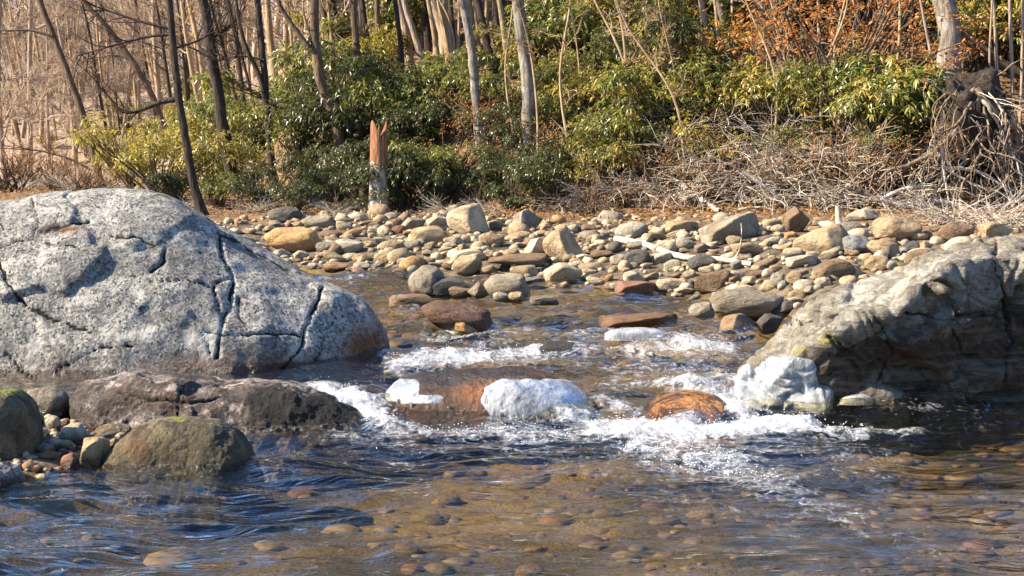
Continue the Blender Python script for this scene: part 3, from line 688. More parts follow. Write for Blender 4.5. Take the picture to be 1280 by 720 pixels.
# smaller cobbles of the bar: individuals, each with its own label later
occ = [(a[0], a[1] - a[3] / 2, a[2] / 2, a[3] / 2) for a in BIG]
def boulder_hides(x, y):
    if x < 495 and y > np.interp(x, [0, 130, 240, 360, 455, 490], [250, 238, 268, 342, 396, 450]) - 3: return True
    return x > 890 and y > np.interp(x, [890, 945, 985, 1040, 1140, 1240, 1300], [500, 438, 400, 362, 324, 295, 297]) - 3
def shore(x): return np.interp(x, [300, 400, 520, 620, 720, 800, 880, 980, 1080, 1280], [334, 336, 343, 356, 364, 367, 376, 392, 420, 420])
def upper(x): return np.interp(x, [280, 400, 560, 700, 800, 900, 1000, 1280], [292, 282, 275, 280, 292, 284, 280, 280])
n_c = 0; tries = 0
cl = list(COLS)
while n_c < 205 and tries < 9000:
    tries += 1
    x = rng.uniform(300, 1285); lo, hi_ = upper(x), shore(x) + 3
    y = lo + (hi_ - lo) * rng.random() ** .9
    if boulder_hides(x, y): continue
    w = np.exp(rng.normal(3.2, .36)) * (.75 + .45 * (y - 265) / 110); w = max(11, min(w, 50)); h = w * rng.uniform(.32, .62)
    if any(abs(x - a) < (b_ + w / 2) * .72 and abs(y - h / 2 - b) < (c_ + h / 2) * .62 for a, b, b_, c_ in occ): continue
    occ.append((x, y - h / 2, w / 2, h / 2)); n_c += 1
    colr = rng.choice(cl, p=[.30, .28, .14, .09, .09, .05, .02, .015, .015]); shp = rng.choice(['rounded', 'angular', 'flat'], p=[.28, .42, .30])
    stone(x, y, w, h * (.75 if shp == 'flat' else 1), colr, shp, name='cobble', tilt=rng.normal(0, .16), hi=0, cat='cobble', group='cobbles of the far bar')
# near pebbles
n_p = 0; tries = 0; pocc = [(a[0], a[1] - a[3] / 2, a[2] / 2, a[3] / 2) for a in PEB]
while n_p < 26 and tries < 1300:
    tries += 1
    x = rng.uniform(44, 170); y = rng.uniform(520, 598)
    if y > 600 - (x - 40) * .08 or (x > 118 and y > 575 - (x - 118) * .8): continue
    w = rng.uniform(10, 21); h = w * rng.uniform(.5, .8)
    if any(abs(x - a) < (b_ + w / 2) * .65 and abs(y - h / 2 - b) < (c_ + h / 2) * .55 for a, b, b_, c_ in pocc): continue
    pocc.append((x, y - h / 2, w / 2, h / 2)); n_p += 1
    stone(x, y, w, h, rng.choice(['cream', 'tan', 'pale grey', 'grey', 'reddish', 'brown']), 'rounded', name='pebble', tilt=rng.normal(0, .2), hi=0, cat='pebble', group='pebbles by the near boulders')
# the gravel between and under the water, one mass
def gravel(name, X, Y, S, label, sub=2, sq=(.45, .8), lift=.2, wetk=1., cm=(1., 1., 1.)):
    n = len(X); Z = ground(X, Y); V0, F0 = ICO[sub]; Vs = []; Fs = []; Cs = []; Ws = []
    shp = [stone_geo(500 + k, sub, 7, .14)[0] for k in range(10)]
    kk = rng.integers(10, size=n); th = rng.uniform(0, 2 * PI, n); q = rng.uniform(*sq, n); cols = np.array([COLS[c] for c in COLS])
    pi_ = rng.choice(len(cols), n, p=[.30, .28, .14, .09, .09, .05, .02, .015, .015])
    for k in range(10):
        m = kk == k
        if not m.any(): continue
        v = shp[k][None] * S[m][:, None, None] * np.stack([np.ones(m.sum()), np.full(m.sum(), .8), q[m]], -1)[:, None]
        c, s = np.cos(th[m])[:, None], np.sin(th[m])[:, None]
        w = np.stack([v[..., 0] * c - v[..., 1] * s + X[m][:, None], v[..., 0] * s + v[..., 1] * c + Y[m][:, None], v[..., 2] + (Z[m] + S[m] * q[m] * lift)[:, None]], -1)
        nv = len(shp[k]); Vs.append(w.reshape(-1, 3)); Fs.append((F0[None] + (np.arange(m.sum()) * nv)[:, None, None]).reshape(-1, 3))
        Cs.append(np.repeat(cols[pi_[m]] * np.array([1.06, 1., .88]) * np.array(cm) * rng.uniform(.7, 1.1, (m.sum(), 1)), nv, 0))
    off = np.cumsum([0] + [len(v) for v in Vs[:-1]]); V = np.concatenate(Vs)
    we = wetk * (1 - sstep(0., .05, V[:, 2] - W(V[:, 1])))
    return tag(mk(name, V, np.concatenate([f + o for f, o in zip(Fs, off)]), M['cobble_mass'], {'wet': we}, col=np.concatenate(Cs)), label, None, None, 'stuff')
n = 3400; gX = rng.uniform(-8, 10, n); t = rng.uniform(-.15, 7.2, n) ; gY = Yw(gX) + t
keep = (t < np.interp(gX, [-6, -4, -2, 0], [3.2, 4., 5.6, 7.2])) & (gY < Yf(gX) - 1.0 + rng.normal(0, .4, n)); gX, gY = gX[keep], gY[keep]
gravel('gravel', gX, gY, np.exp(rng.normal(-2.35, .5, len(gX))), 'small river gravel packed between the cobbles of the far bar')
n = 2200; gX = rng.uniform(-5.5, -1.6, n); gY = rng.uniform(6.2, 9.6, n); keep = gX < Xl(gY) + .1
gravel('gravel', gX[keep], gY[keep], np.exp(rng.normal(-3.0, .3, keep.sum())), 'fine gravel under the near pebbles')
n = 3200; gX = rng.uniform(-6, 5, n); gY = rng.uniform(4.5, 17, n); keep = (ground(gX, gY) < W(gY) - .08)
gravel('riverbed_stones', gX[keep], gY[keep], np.exp(rng.normal(-2.45, .5, keep.sum())), 'golden brown stones lying on the stream bed', sq=(.25, .45), lift=.0, wetk=.35, cm=(.52, .43, .30))
#--TREES--
# ------------------------------------------------------------------ trees
def unit(v): return v / (np.linalg.norm(v, axis=-1, keepdims=True) + 1e-9)
def grow(r, O, D, L, m, wig, up):
    n = len(O); P = np.zeros((n, m, 3)); P[:, 0] = O; d = unit(D)
    for k in range(1, m):
        d = unit(d + r.normal(0, wig, (n, 3)) + np.array([0, 0, up])); P[:, k] = P[:, k - 1] + d * (L / (m - 1))[:, None]
    return P
def kids(r, P, k, lo, spread):
    n, m, _ = P.shape; i = np.repeat(np.arange(n), k); j = r.integers(int(m * lo), m - 1, n * k)
    t = unit(P[i, j + 1] - P[i, j]); d = unit(t + unit(r.normal(size=(n * k, 3))) * spread)
    return P[i, j], d, i
def crown_geo(r, trunk, rad, n1, k2, k3, start, Lf, tw=.006, az=None, up=.05):
    m = len(trunk); H = trunk[-1, 2] - trunk[0, 2]
    u = start + (1 - start) * r.random(n1) ** .8; j = np.minimum((u * (m - 1)).astype(int), m - 2)
    a = r.uniform(0, 2 * PI, n1); el = r.uniform(.1, .9, n1)
    D = np.stack([np.cos(a) * np.cos(el), np.sin(a) * np.cos(el), np.sin(el)], -1)
    L1 = Lf * (1.25 - u) * H * r.uniform(.5, 1.1, n1)
    mb = MB(); P1 = grow(r, trunk[j], D, L1, 8, .16, up); R1 = np.minimum(rad[j] * .45, .05)[:, None] * np.linspace(1, .22, 8)[None]
    mb.add(*tubes(P1, R1, 5))
    O, d, i = kids(r, P1, k2, .2, .8); P2 = grow(r, O, d, L1[i] * r.uniform(.3, .6, len(i)), 6, .18, up * .8); R2 = np.maximum(R1[i, 4:5] * .55, tw)[..., :1] * np.linspace(1, .35, 6)[None]
    mb.add(*tubes(P2, R2, 4))
    O, d, i2 = kids(r, P2, k3, .15, .8); P3 = grow(r, O, d, L1[i[i2]] * r.uniform(.14, .34, len(i2)), 5, .2, up * .6)
    mb.add(*tubes(P3, np.full((len(i2), 1), tw * .8) * np.linspace(1, .4, 5)[None], 3))
    return mb
TREEPX = []
def tree(pts, wpx, label, bark='bark_dark', Yfix=None, H=12., limbs=(), n1=18, k2=4, k3=5, start=.35, Lf=.24, name='bare_tree', seed=0, tw=.006, group=None):
    r = np.random.default_rng(900 + seed)
    b = onground(*pts[0]) if Yfix is None else at(*pts[0], Yfix)
    Yd = b[1]; lean = r.uniform(-.03, .03)
    P = [at(a, c, Yd) for a, c in pts]
    for p in P: p[1] += lean * (p[2] - P[0][2]); 
    P[0] = P[0] - np.array([0, 0, .15])
    d = P[-1] - P[-2]; d /= max(d[2], .05)
    while P[-1][2] - P[0][2] < H:
        d = d * np.array([.8, .8, 1]) + np.array([r.normal(0, .04), r.normal(0, .04), 0]); P.append(P[-1] + d * 2.2)
    T = spline(np.array(P), 60); s = np.linspace(0, 1, 60)
    rb = wpx / 2 / F * Yd; R = rb * (1.08 - .85 * s) * (1 + .7 * np.exp(-(T[:, 2] - T[0, 2] - .1) / .22))
    root = empty(name, b, label, 'tree', group)
    T = T + np.stack([fbm(T * 1.3, 5 + seed, 2), fbm(T * 1.3, 7 + seed, 2), 0 * s], -1) * rb * .5
    V, Fq = tubes(T[None], R[None], 12); V = V - b
    V += unit(V - (T - b).repeat(12, 0)) * (fbm(V * np.array([18, 18, 3.]), seed, 2) * rb * .13)[:, None]
    mk('trunk', V, Fq, M[bark], None, root)
    mb = crown_geo(r, T, R, n1, k2, k3, start, Lf, tw)
    for lw, l in limbs:
        lp = spline(np.array([at(a, c, Yd + .01 * i) for i, (a, c) in enumerate(l)]), 16)
        lr = lw / 2 / F * Yd * np.linspace(1, .35, 16); mb.add(*tubes(lp[None], lr[None], 8))
        O, dd, i = kids(r, lp[None], 9, .25, .7); Q = grow(r, O, dd, r.uniform(.3, 1.0, 9), 6, .2, .05); mb.add(*tubes(Q, np.full((9, 1), .011) * np.linspace(1, .3, 6), 4))
        O, dd, i = kids(r, Q, 4, .2, .8); Q2 = grow(r, O, dd, r.uniform(.15, .5, 36), 5, .2, .03); mb.add(*tubes(Q2, np.full((36, 1), tw * .8) * np.linspace(1, .4, 5), 3))
    mb.V = [v - b for v in mb.V]
    mb.build('crown', M[bark], root)
    TREEPX.append((pts[0][0], pts[0][1]))
    return root
tree([(128,237),(110,165),(89,105),(66,45),(50,3)], 9, 'slim grey tree leaning left above the huge grey boulder, leftmost of the near trees', 'bark_brown', limbs=[(4,[(66,45),(40,38),(0,38),(-40,30)]),(3.5,[(113,212),(90,200),(58,190),(0,185)])], seed=1)
tree([(255,268),(233,183),(224,117),(216,43),(212,0)], 10, 'dark crooked tree with a broken side limb, foremost at the end of the huge boulder', 'bark_dark', limbs=[(7,[(222,124),(200,128),(180,136),(155,140),(135,120),(128,113)]),(4,[(216,43),(190,45),(160,52),(130,60),(95,70)]),(4,[(212,36),(180,28),(140,15),(110,5)]),(3,[(220,60),(250,50),(280,30)])], seed=2, n1=22)
tree([(224,222),(198,136),(167,78),(136,35),(105,2)], 8.5, 'brown tree leaning steeply left behind the dark crooked tree', 'bark_brown', limbs=[(3,[(167,78),(150,70),(120,72)])], seed=3)
tree([(296,247),(286,187),(268,97),(257,12),(255,0)], 15, 'thick dark straight tree between the crooked tree and the forked tree', 'bark_dark', limbs=[(3.5,[(262,50),(290,30),(310,5)])], seed=4)
tree([(345,243),(336,167),(329,90),(321,0)], 9.5, 'dark slender tree forking low, pale at its foot', 'bark_dark', limbs=[(8,[(335,150),(326,100),(306,55),(297,15),(293,-30)]),(3,[(330,75),(300,70),(270,75),(240,60)])], seed=5)
tree([(440,226),(416,144),(397,86),(393,31),(393,-10)], 13, 'stout grey tree with a forked limb, leaning over the dark thicket', 'bark_brown', limbs=[(8,[(386,60),(362,27),(346,0),(330,-40)])], seed=6)
tree([(464,150),(447,82),(443,39),(442,0)], 9.5, 'dark straight tree just behind the snapped trunk', 'bark_brown', seed=7)
tree([(421,112),(419,85),(408,31),(402,0)], 8, 'thin brown tree behind the stout grey tree', 'bark_brown', seed=8)
tree([(472,117),(472,50),(471,0)], 7, 'thin upright dark tree above the snapped trunk', 'bark_brown', seed=9)
tree([(505,132),(501,58),(493,0)], 6.5, 'very thin dark sapling in front of the golden slope', 'bark_dark', seed=10)
tree([(518,95),(509,50),(499,0)], 10, 'golden sunlit trunk on the bare slope, left of the twin pair', 'bark_far', seed=11)
tree([(534,90),(517,39),(505,0)], 7, 'slim curved golden trunk on the bare slope', 'bark_far', seed=12)
tree([(559,68),(550,23),(544,0)], 13, 'thick golden leaning trunk, left of the twin pair on the slope', 'bark_far', seed=13)
tree([(573,56),(556,0),(548,-30)], 10, 'golden leaning trunk, right of the twin pair on the slope', 'bark_far', seed=14)
tree([(602,192),(594,105),(587,43),(577,0)], 11, 'mottled grey tree with a reddish foot amid the dark thicket', 'bark_pale', seed=15)
tree([(620,60),(620,35),(619,0)], 9, 'grey trunk high on the slope behind the thicket', 'bark_brown', seed=16)
tree([(667,203),(659,117),(653,50),(649,0)], 16, 'straight grey tree standing alone before the evergreen wall', 'bark_pale', seed=17, start=.45)
tree([(949,80),(948,40),(949,0)], 20, 'thick golden trunk above the evergreens near the copper leaved tree', 'bark_far', seed=18, start=.5)
tree([(902,110),(888,78),(882,40),(877,0)], 8, 'slim curving golden trunk left of the thick golden one', 'bark_far', seed=19, start=.5)
tree([(912,75),(904,23),(894,0)], 10, 'golden leaning trunk behind the slim curving one', 'bark_far', seed=20, start=.5)
bt = tree([(1186,125),(1184,78),(1183,40),(1181,0)], 27, 'massive pale ridged trunk rising from the exposed root ball', 'bark_pale', Yfix=20.6, seed=21, start=.5, H=14)
for k, (x0, y0, x1, y1, w, l) in enumerate([(1175,168,1155,25,4,'thin brown sapling left of the massive ridged trunk'),(1250,212,1245,60,4.5,'thin pale sapling, left of the pair before the root ball'),(1262,217,1264,0,5,'thin pale sapling, right of the pair before the root ball'),(1230,205,1236,90,3,'whip thin sapling against the dark root ball'),(1272,180,1277,10,4,'thin sapling rising at the far end of the root ball')]):
    tree([(x0, y0), ((x0 + x1) / 2 + 3, (y0 + y1) / 2), (x1, y1)], w, l, 'bark_far', Yfix=20.3, seed=30 + k, H=6, n1=10, k2=3, k3=3, Lf=.15, name='sapling')
# snapped trunk
b = onground(473, 266)
root = empty('snapped_trunk', b, 'snapped dead trunk with splintered orange top at the edge of the cobble bar', 'tree stump')
Ys_ = b[1]; n_, m_ = 30, 26
hz = (266 - 160) / F * Ys_; rb = 11.5 / F * Ys_
th = np.arange(m_) / m_ * 2 * PI; s = np.linspace(0, 1, n_)
V = np.zeros((n_, m_, 3))
jag = hz * (1 + .10 * np.sin(th * 2 + 1) + .07 * rng.normal(size=m_) + .07 * np.sin(th * 7 + 2) * rng.random(m_))
for i in range(n_):
    rr = rb * (1.05 - .12 * s[i] + .35 * np.exp(-s[i] * 9)); V[i, :, 0] = rr * np.cos(th) + .02 * s[i]; V[i, :, 1] = rr * np.sin(th); V[i, :, 2] = -.1 + (jag + .1) * s[i]
Fq = gridF(n_, m_, True); 
lowf = Fq[: 17 * m_]; upf = Fq[17 * m_:]
mk('trunk', V[:18].reshape(-1, 3), lowf, M['bark_white'], None, root)
U = np.concatenate([V[17:], V[-1:] * np.array([.4, .4, .84]), V[-1:] * np.array([.02, .02, .8])], 0)
mk('splintered_top', U.reshape(-1, 3), gridF(len(U), m_, True), M['splintered'], None, root)
# thin background trunks on the slopes
def far_proto(k, H, dense=1.):
    r = np.random.default_rng(70 + k); pts = np.array([[0, 0, -.3], [r.normal(0, .15), r.normal(0, .1), H * .3], [r.normal(0, .4), r.normal(0, .3), H * .6], [r.normal(0, .6), r.normal(0, .5), H]])
    T = spline(pts, 24); R = np.linspace(.11, .02, 24); tv, tf = tubes(T[None], R[None], 8)
    mb = crown_geo(r, T, R, int(30 * dense), 7, 9, .10, .2, .013, up=.09)
    return mk('trunk', tv, tf, M['bark_far'], link=False).data, mb.build('crown', M['twig_far'], link=False).data
FP = [far_proto(k, 10 + k) for k in range(5)]
def far_tree(px_, py_, w, k, Ymin=None, label=None, sx=1., rot=None):
    b = onground(px_, py_, False)
    root = empty('pale_tree', b, label, 'tree', 'pale bare trees on the far slope')
    for nm, me in zip(('trunk', 'crown'), FP[k]):
        o = bpy.data.objects.new(nm, me); COL.objects.link(o); o.parent = root
    root.rotation_euler = (rng.normal(0, .05), -abs(rng.normal(0, .12)) * .8, rng.uniform(0, 2 * PI) if rot is None else rot); root.rotation_euler[1] = rng.normal(-.08, .08)
    root.scale = (w, w, w); REG.append(dict(o=root, px=px_, py=py_, noun='pale bare tree', colr=None, shape=None, w=20, cat='tree', group='pale bare trees on the far slope'))
    return root
for x, y in [(5,226),(38,222),(62,214),(95,210),(150,205),(172,180),(205,196),(240,160),(28,170),(78,150),(120,140),(162,120),(60,105),(15,112),(110,85),(190,92),(240,85),(280,120),(305,80),(345,110),(365,70),(382,120),(330,40),(425,45),(452,70),(482,60),(150,50),(30,60),(220,30)]:
    far_tree(x, y, rng.uniform(.8, 1.15), int(rng.integers(5)))
def slim_proto(k, H, w, n1, start, bk='bark_gold'):
    r = np.random.default_rng(170 + k); pts = np.array([[0, 0, -.3], [r.normal(0, .12), r.normal(0, .1), H * .3], [r.normal(-.15, .25), r.normal(0, .2), H * .6], [r.normal(-.3, .4), r.normal(0, .4), H]])
    T = spline(pts, 24); tv, tf = tubes(T[None], (w * np.linspace(1, .25, 24) * (1 + .5 * np.exp(-np.linspace(0, 12, 24))))[None], 8)
    return mk('trunk', tv, tf, M[bk], link=False).data, crown_geo(r, T, w * np.linspace(1, .25, 24), n1, 4, 4, start, .16, .007).build('crown', M[bk], link=False).data
SP = [slim_proto(k, 9., .09, 16, .3) for k in range(4)]; SPD = [slim_proto(20 + k, 9., .08, 16, .3, 'bark_dark') for k in range(4)]; SS = [slim_proto(10 + k, 4.2, .024, 12, .15) for k in range(4)]
def slim(px_, py_, pr, sc_, noun, grp, name):
    b = onground(px_, py_, False); root = empty(name, b, None, 'tree', grp)
    for nm, me in zip(('trunk', 'crown'), pr[int(rng.integers(4))]):
        o = bpy.data.objects.new(nm, me); COL.objects.link(o); o.parent = root
    root.rotation_euler = (rng.normal(0, .05), rng.normal(-.09, .06), 0); root.scale = (sc_, sc_, sc_ * rng.uniform(.9, 1.2))
    REG.append(dict(o=root, px=px_, py=py_, noun=noun, colr=None, shape=None, w=20, cat='tree', group=grp))
for k in range(112):
    x = rng.uniform(0, 640) if k > 52 else rng.uniform(0, 330); y = rng.uniform(35, 100) if x > 420 else rng.uniform(60, 200)
    slim(x, y, SPD if k % 3 == 0 else SP, rng.uniform(.5, 1.3), 'slim dark trunk' if k % 3 == 0 else 'slim golden trunk', 'slim sunlit trees on the near slope', 'slim_tree')
for k in range(40):
    x = rng.uniform(560, 1300); y = rng.uniform(20, 235)
    if x > 1150 and y > 100: continue
    slim(x, y, SS, rng.uniform(.7, 1.3), 'thin bare sapling', 'thin saplings among the evergreens', 'sapling')
# the wood beyond, one mass
mb = MB(); r = np.random.default_rng(5)
nT = 260; wx = r.uniform(-62, 6, nT); wy = r.uniform(0, 1, nT)
wY = Yf(wx) + 6 + wy * 46; wY = np.maximum(wY, 40); wz = ground(wx, wY)
O = np.stack([wx, wY, wz - .2], -1); Pt = grow(r, O, np.stack([r.normal(-.06, .08, nT), r.normal(0, .08, nT), np.ones(nT)], -1), r.uniform(5, 9, nT), 10, .05, .05)
mb.add(*tubes(Pt, r.uniform(.06, .15, nT)[:, None] * np.linspace(1, .2, 10)[None], 6))
O, d, i = kids(r, Pt, 22, .08, .9); P1 = grow(r, O, d, r.uniform(1.2, 3.2, len(i)), 6, .15, .12); mb.add(*tubes(P1, np.full((len(i), 1), .030) * np.linspace(1, .4, 6), 3))
O, d, i = kids(r, P1, 10, .1, .8); P2 = grow(r, O, d, r.uniform(.5, 1.5, len(i)), 4, .2, .08); mb.add(*tubes(P2, np.full((len(i), 1), .018) * np.linspace(1, .5, 4), 3))
tag(mb.build('far_woods', M['twig_far']), 'bare pinkish wood covering the sunlit far hillside', None, None, 'stuff')
#--SHRUBS--
# ------------------------------------------------------------------ evergreen shrubs
def leaves(r, C, D, L, Wd, cols, droop=.35, fold=.25):
    """one leaf per centre C pointing along D, as two folded triangles pairs"""
    n = len(C); D = unit(D); S = unit(np.cross(D, np.array([0, 0, 1.]) + r.normal(0, .35, (n, 3)))); Nn = np.cross(S, D)
    l = L[:, None]; w = Wd[:, None]
    b = C; m1 = C + D * l * .5 + Nn * l * .03; t = C + D * l + np.array([0, 0, -1]) * l * droop
    sl = m1 - D * l * .02 + S * w * .5 - Nn * w * fold; sr = m1 - D * l * .02 - S * w * .5 - Nn * w * fold
    V = np.stack([b, sl, m1, sr, t], 1).reshape(-1, 3)
    f = np.array([[0, 2, 1], [0, 3, 2], [1, 2, 4], [2, 3, 4]]); Fq = (f[None] + (np.arange(n) * 5)[:, None, None]).reshape(-1, 3)
    return V, Fq, np.repeat(cols, 5, 0)
GREENS = {'dark': [(.05, .08, .025), (.07, .10, .03), (.10, .12, .04), (.15, .15, .055)], 'green': [(.11, .15, .035), (.16, .19, .045), (.08, .12, .03), (.24, .23, .07)], 'yellow': [(.24, .24, .045), (.30, .27, .06), (.15, .18, .035), (.38, .31, .11)]}
def rhodo(k, pal, nw, rx=1., h=1.5, lsize=.125, per=8, mat='leaf', cols=None, droop=.35, loose=.0, wid=.30):
    r = np.random.default_rng(300 + k)
    lob = r.normal(0, 1, (9, 3)) * np.array([.55, .5, .3]) * rx + np.array([0, 0, h * .62]); lr = r.uniform(.32, .62, 9) * rx
    li = r.integers(9, size=nw); u = unit(r.normal(size=(nw, 3))); u[:, 2] = np.abs(u[:, 2]) * 1.0 - .25 * (r.random(nw) < .4)
    C = lob[li] + u * (lr[li] * r.uniform(.4, 1.28, nw))[:, None]; C[:, 2] = np.maximum(C[:, 2], .08 + r.random(nw) * .2)
    C += r.normal(0, loose, C.shape) if loose else 0
    ax = unit(u + np.array([0, 0, .5]) + r.normal(0, .3, (nw, 3)))
    i = np.repeat(np.arange(nw), per); a = r.uniform(0, 2 * PI, nw * per)
    s1 = unit(np.cross(ax, np.array([.3, .2, 1.]))); s2 = np.cross(ax, s1)
    D = ax[i] * r.uniform(-.1, .5, (len(i), 1)) + s1[i] * np.cos(a)[:, None] + s2[i] * np.sin(a)[:, None] + np.array([0, 0, -.25])
    L = lsize * r.uniform(.6, 1.25, len(i)); pc = np.array(cols) if cols else np.array(GREENS[pal]) * np.array([1.27, 1.08, .92]) * (.62 if pal == 'dark' else .98); cc = pc[r.integers(len(pc), size=len(i))] * r.uniform(.75, 1.25, (len(i), 1)) * r.uniform(.8, 1.2, nw)[i][:, None]  # dark palette dimmed to paint the thicket's deep shade into the leaf colour
    V, Fq, c = leaves(r, C[i] + D * .01, D, L, L * wid, cc, droop)
    fol = mk('foliage', V, Fq, M[mat], col=c, smooth=False, link=False).data
    base = np.array([[r.normal(0, .15), r.normal(0, .12), -.1] for _ in range(9)])
    Q = np.zeros((9 * 5, 6, 3)); tg = C[r.integers(nw, size=45)]; bb = np.repeat(base, 5, 0)
    for q in range(6):
        f = q / 5; Q[:, q] = bb * (1 - f) + tg * f + np.array([0, 0, .25]) * f * (1 - f) * h + r.normal(0, .03, (45, 3)) * (0 < q < 5)
    V, Fq = tubes(Q, np.linspace(.024, .007, 6)[None].repeat(45, 0), 5)
    return fol, mk('stem', V, Fq, M['bark_brown'], link=False).data
RH = {'dark': [rhodo(k, 'dark', 520, lsize=.13) for k in range(4)], 'green': [rhodo(10 + k, 'green', 380 + 60 * k, lsize=.11 + .012 * k) for k in range(4)], 'yellow': [rhodo(20 + k, 'yellow', 260 + 60 * k, lsize=.09 + .015 * k, loose=.06) for k in range(4)]}
BEECH = [rhodo(40 + k, None, 340, 1.1, 2.0, .075, 4, 'leaf_dry', [(.42, .16, .045), (.50, .22, .07), (.34, .11, .03), (.46, .26, .12)], .15, .12, .5) for k in range(2)]
DEADB = [rhodo(50 + k, None, 240, .9, .9, .055, 3, 'leaf_dry', [(.38, .16, .06), (.42, .25, .12), (.28, .12, .05)], .2, .2, .5) for k in range(2)]
def bush(px_, py_, kind, size, label=None, Yfix=None, name='rhododendron_bush', cat='bush', noun=None, group='evergreen bushes on the bank'):
    b = onground(px_, py_, False) if Yfix is None else at(px_, py_, Yfix)
    src = BEECH if kind == 'copper' else DEADB if kind == 'dry' else RH[kind]
    pr = src[int(rng.integers(len(src)))]
    root = empty(name, b, label, cat, group)
    for nm, me in zip(('foliage', 'stem'), pr):
        o = bpy.data.objects.new(nm, me); COL.objects.link(o); o.parent = root
    root.rotation_euler = (0, 0, rng.uniform(0, 2 * PI)); root.scale = (size * rng.uniform(.9, 1.2), size * rng.uniform(.9, 1.1), size)
    if not label: REG.append(dict(o=root, px=px_, py=py_ - 40, noun=noun or {'dark': 'dark evergreen bush', 'green': 'green evergreen bush', 'yellow': 'yellow green bush', 'copper': 'copper leaved bush', 'dry': 'dry brown bush'}[kind], colr=None, shape=None, w=30, cat=cat, group=group))
    return root
for row, py_ in enumerate([252, 228, 205, 182, 160, 136, 112, 86, 62, 36, 10]):
    for px_ in np.arange(480 - 12 * row + 29 * (row % 2), 1330, 60):
        x = px_ + rng.uniform(-26, 26); y = py_ + rng.uniform(-11, 11)
        if row <= 1 and x > 740: continue
        if x < 620 and y < 130 and rng.random() < .55: continue
        if 1150 < x < 1300 and 90 < y < 260: continue
        if 930 < x < 1160 and 60 < y < 175: continue
        if rng.random() < .14: bush(x, y, 'dry', rng.uniform(.6, 1.), name='dry_bush', group='dry brown bushes at the bank foot'); continue
        if x < 720: kind = rng.choice(['dark', 'dark', 'dark', 'green']) if y > 135 else rng.choice(['green', 'yellow', 'yellow'])
        else: kind = rng.choice(['green', 'yellow', 'dark'], p=[.40, .45, .15])
        if x > 760 and y > 180: continue
        near = min((abs(x - a) for a, b in [(667, 203), (602, 192), (440, 226), (345, 243), (296, 247)] if y > b - 8), default=99)
        bush(x, y, kind, (.5 if near < 32 else 1.) * rng.choice([.42, .55, .7, .95], p=[.3, .35, .25, .1]) * rng.uniform(.9, 1.15))
for x, y, k, s in [(215,258,'dark',.4),(330,262,'dark',.4),(372,266,'dark',.35),(275,262,'green',.35),(405,262,'dark',.45),(445,264,'dark',.4),(150,230,'yellow',.8),(185,215,'yellow',.9),(120,200,'yellow',.7),(90,170,'yellow',.6),(60,190,'yellow',.5),(215,205,'green',.9),(260,205,'yellow',1.),(290,190,'green',.9),(160,170,'yellow',1.),(245,150,'green',1.),(200,255,'yellow',.8),(165,240,'yellow',.8),(225,225,'yellow',.9),(270,240,'green',.8),(315,235,'yellow',.5),(320,200,'green',1.),(368,250,'dark',.42),(395,245,'dark',.5),(418,252,'dark',.4),(375,210,'green',.7),(405,195,'dark',.7),(300,165,'yellow',.9),(360,160,'green',.7),(458,240,'dark',.5),(445,195,'dark',1.),(390,150,'green',.9),(500,262,'dark',.6),(545,262,'dark',.5),(600,258,'dark',.35),(640,262,'dark',.4),(705,256,'dark',.5),(480,165,'dark',.8),(240,185,'yellow',.8),(150,215,'yellow',.7),(755,235,'green',.6),(790,215,'green',.7),(840,190,'green',.8),(890,185,'yellow',.7),(960,190,'green',.7),(1020,185,'green',.8),(1080,200,'yellow',.7),(1120,190,'green',.8),(820,225,'yellow',.5),(1110,220,'green',.5),(905,225,'yellow',.45),(1000,215,'green',.45)]:
    bush(x, y, k, s)
for x, y, k, s in [(1345,60,'green',1.),(1400,110,'yellow',.9),(1360,160,'dark',.9),(1440,60,'green',1.),(1460,170,'yellow',.8),(1390,215,'green',.7),(1480,120,'dark',.9),(1330,220,'yellow',.6)]: bush(x, y, k, s)
for x, y, s, l in [(1035,165,1.25,'copper leaved young beech glowing among the evergreens, largest of its kind'),(1105,175,1.0,'copper leaved young beech next to the massive ridged trunk'),(975,140,.9,'copper leaved young beech beside the thick golden trunk'),(600,190,.45,'small reddish bush at the foot of the mottled grey tree'),(1080,95,1.,'copper leaved young beech high on the slope')]:
    bush(x, y, 'copper', s, l, name='beech_bush', group='copper leaved beeches')
for x, y, s in [(10,240,.9),(35,236,.8),(70,238,.7),(100,240,.6),(125,243,.5),(20,222,1.),(80,220,.9),(770,262,.5),(830,245,.6),(880,255,.6),(930,240,.7),(980,250,.6),(1040,240,.8),(1075,255,.9),(1100,235,.7),(860,215,.6),(1010,225,.6),(1140,240,.6),(740,272,.4),(1060,262,.6)]:
    bush(x, y, 'dry', s, name='dry_bush', group='dry brown bushes at the bank foot')
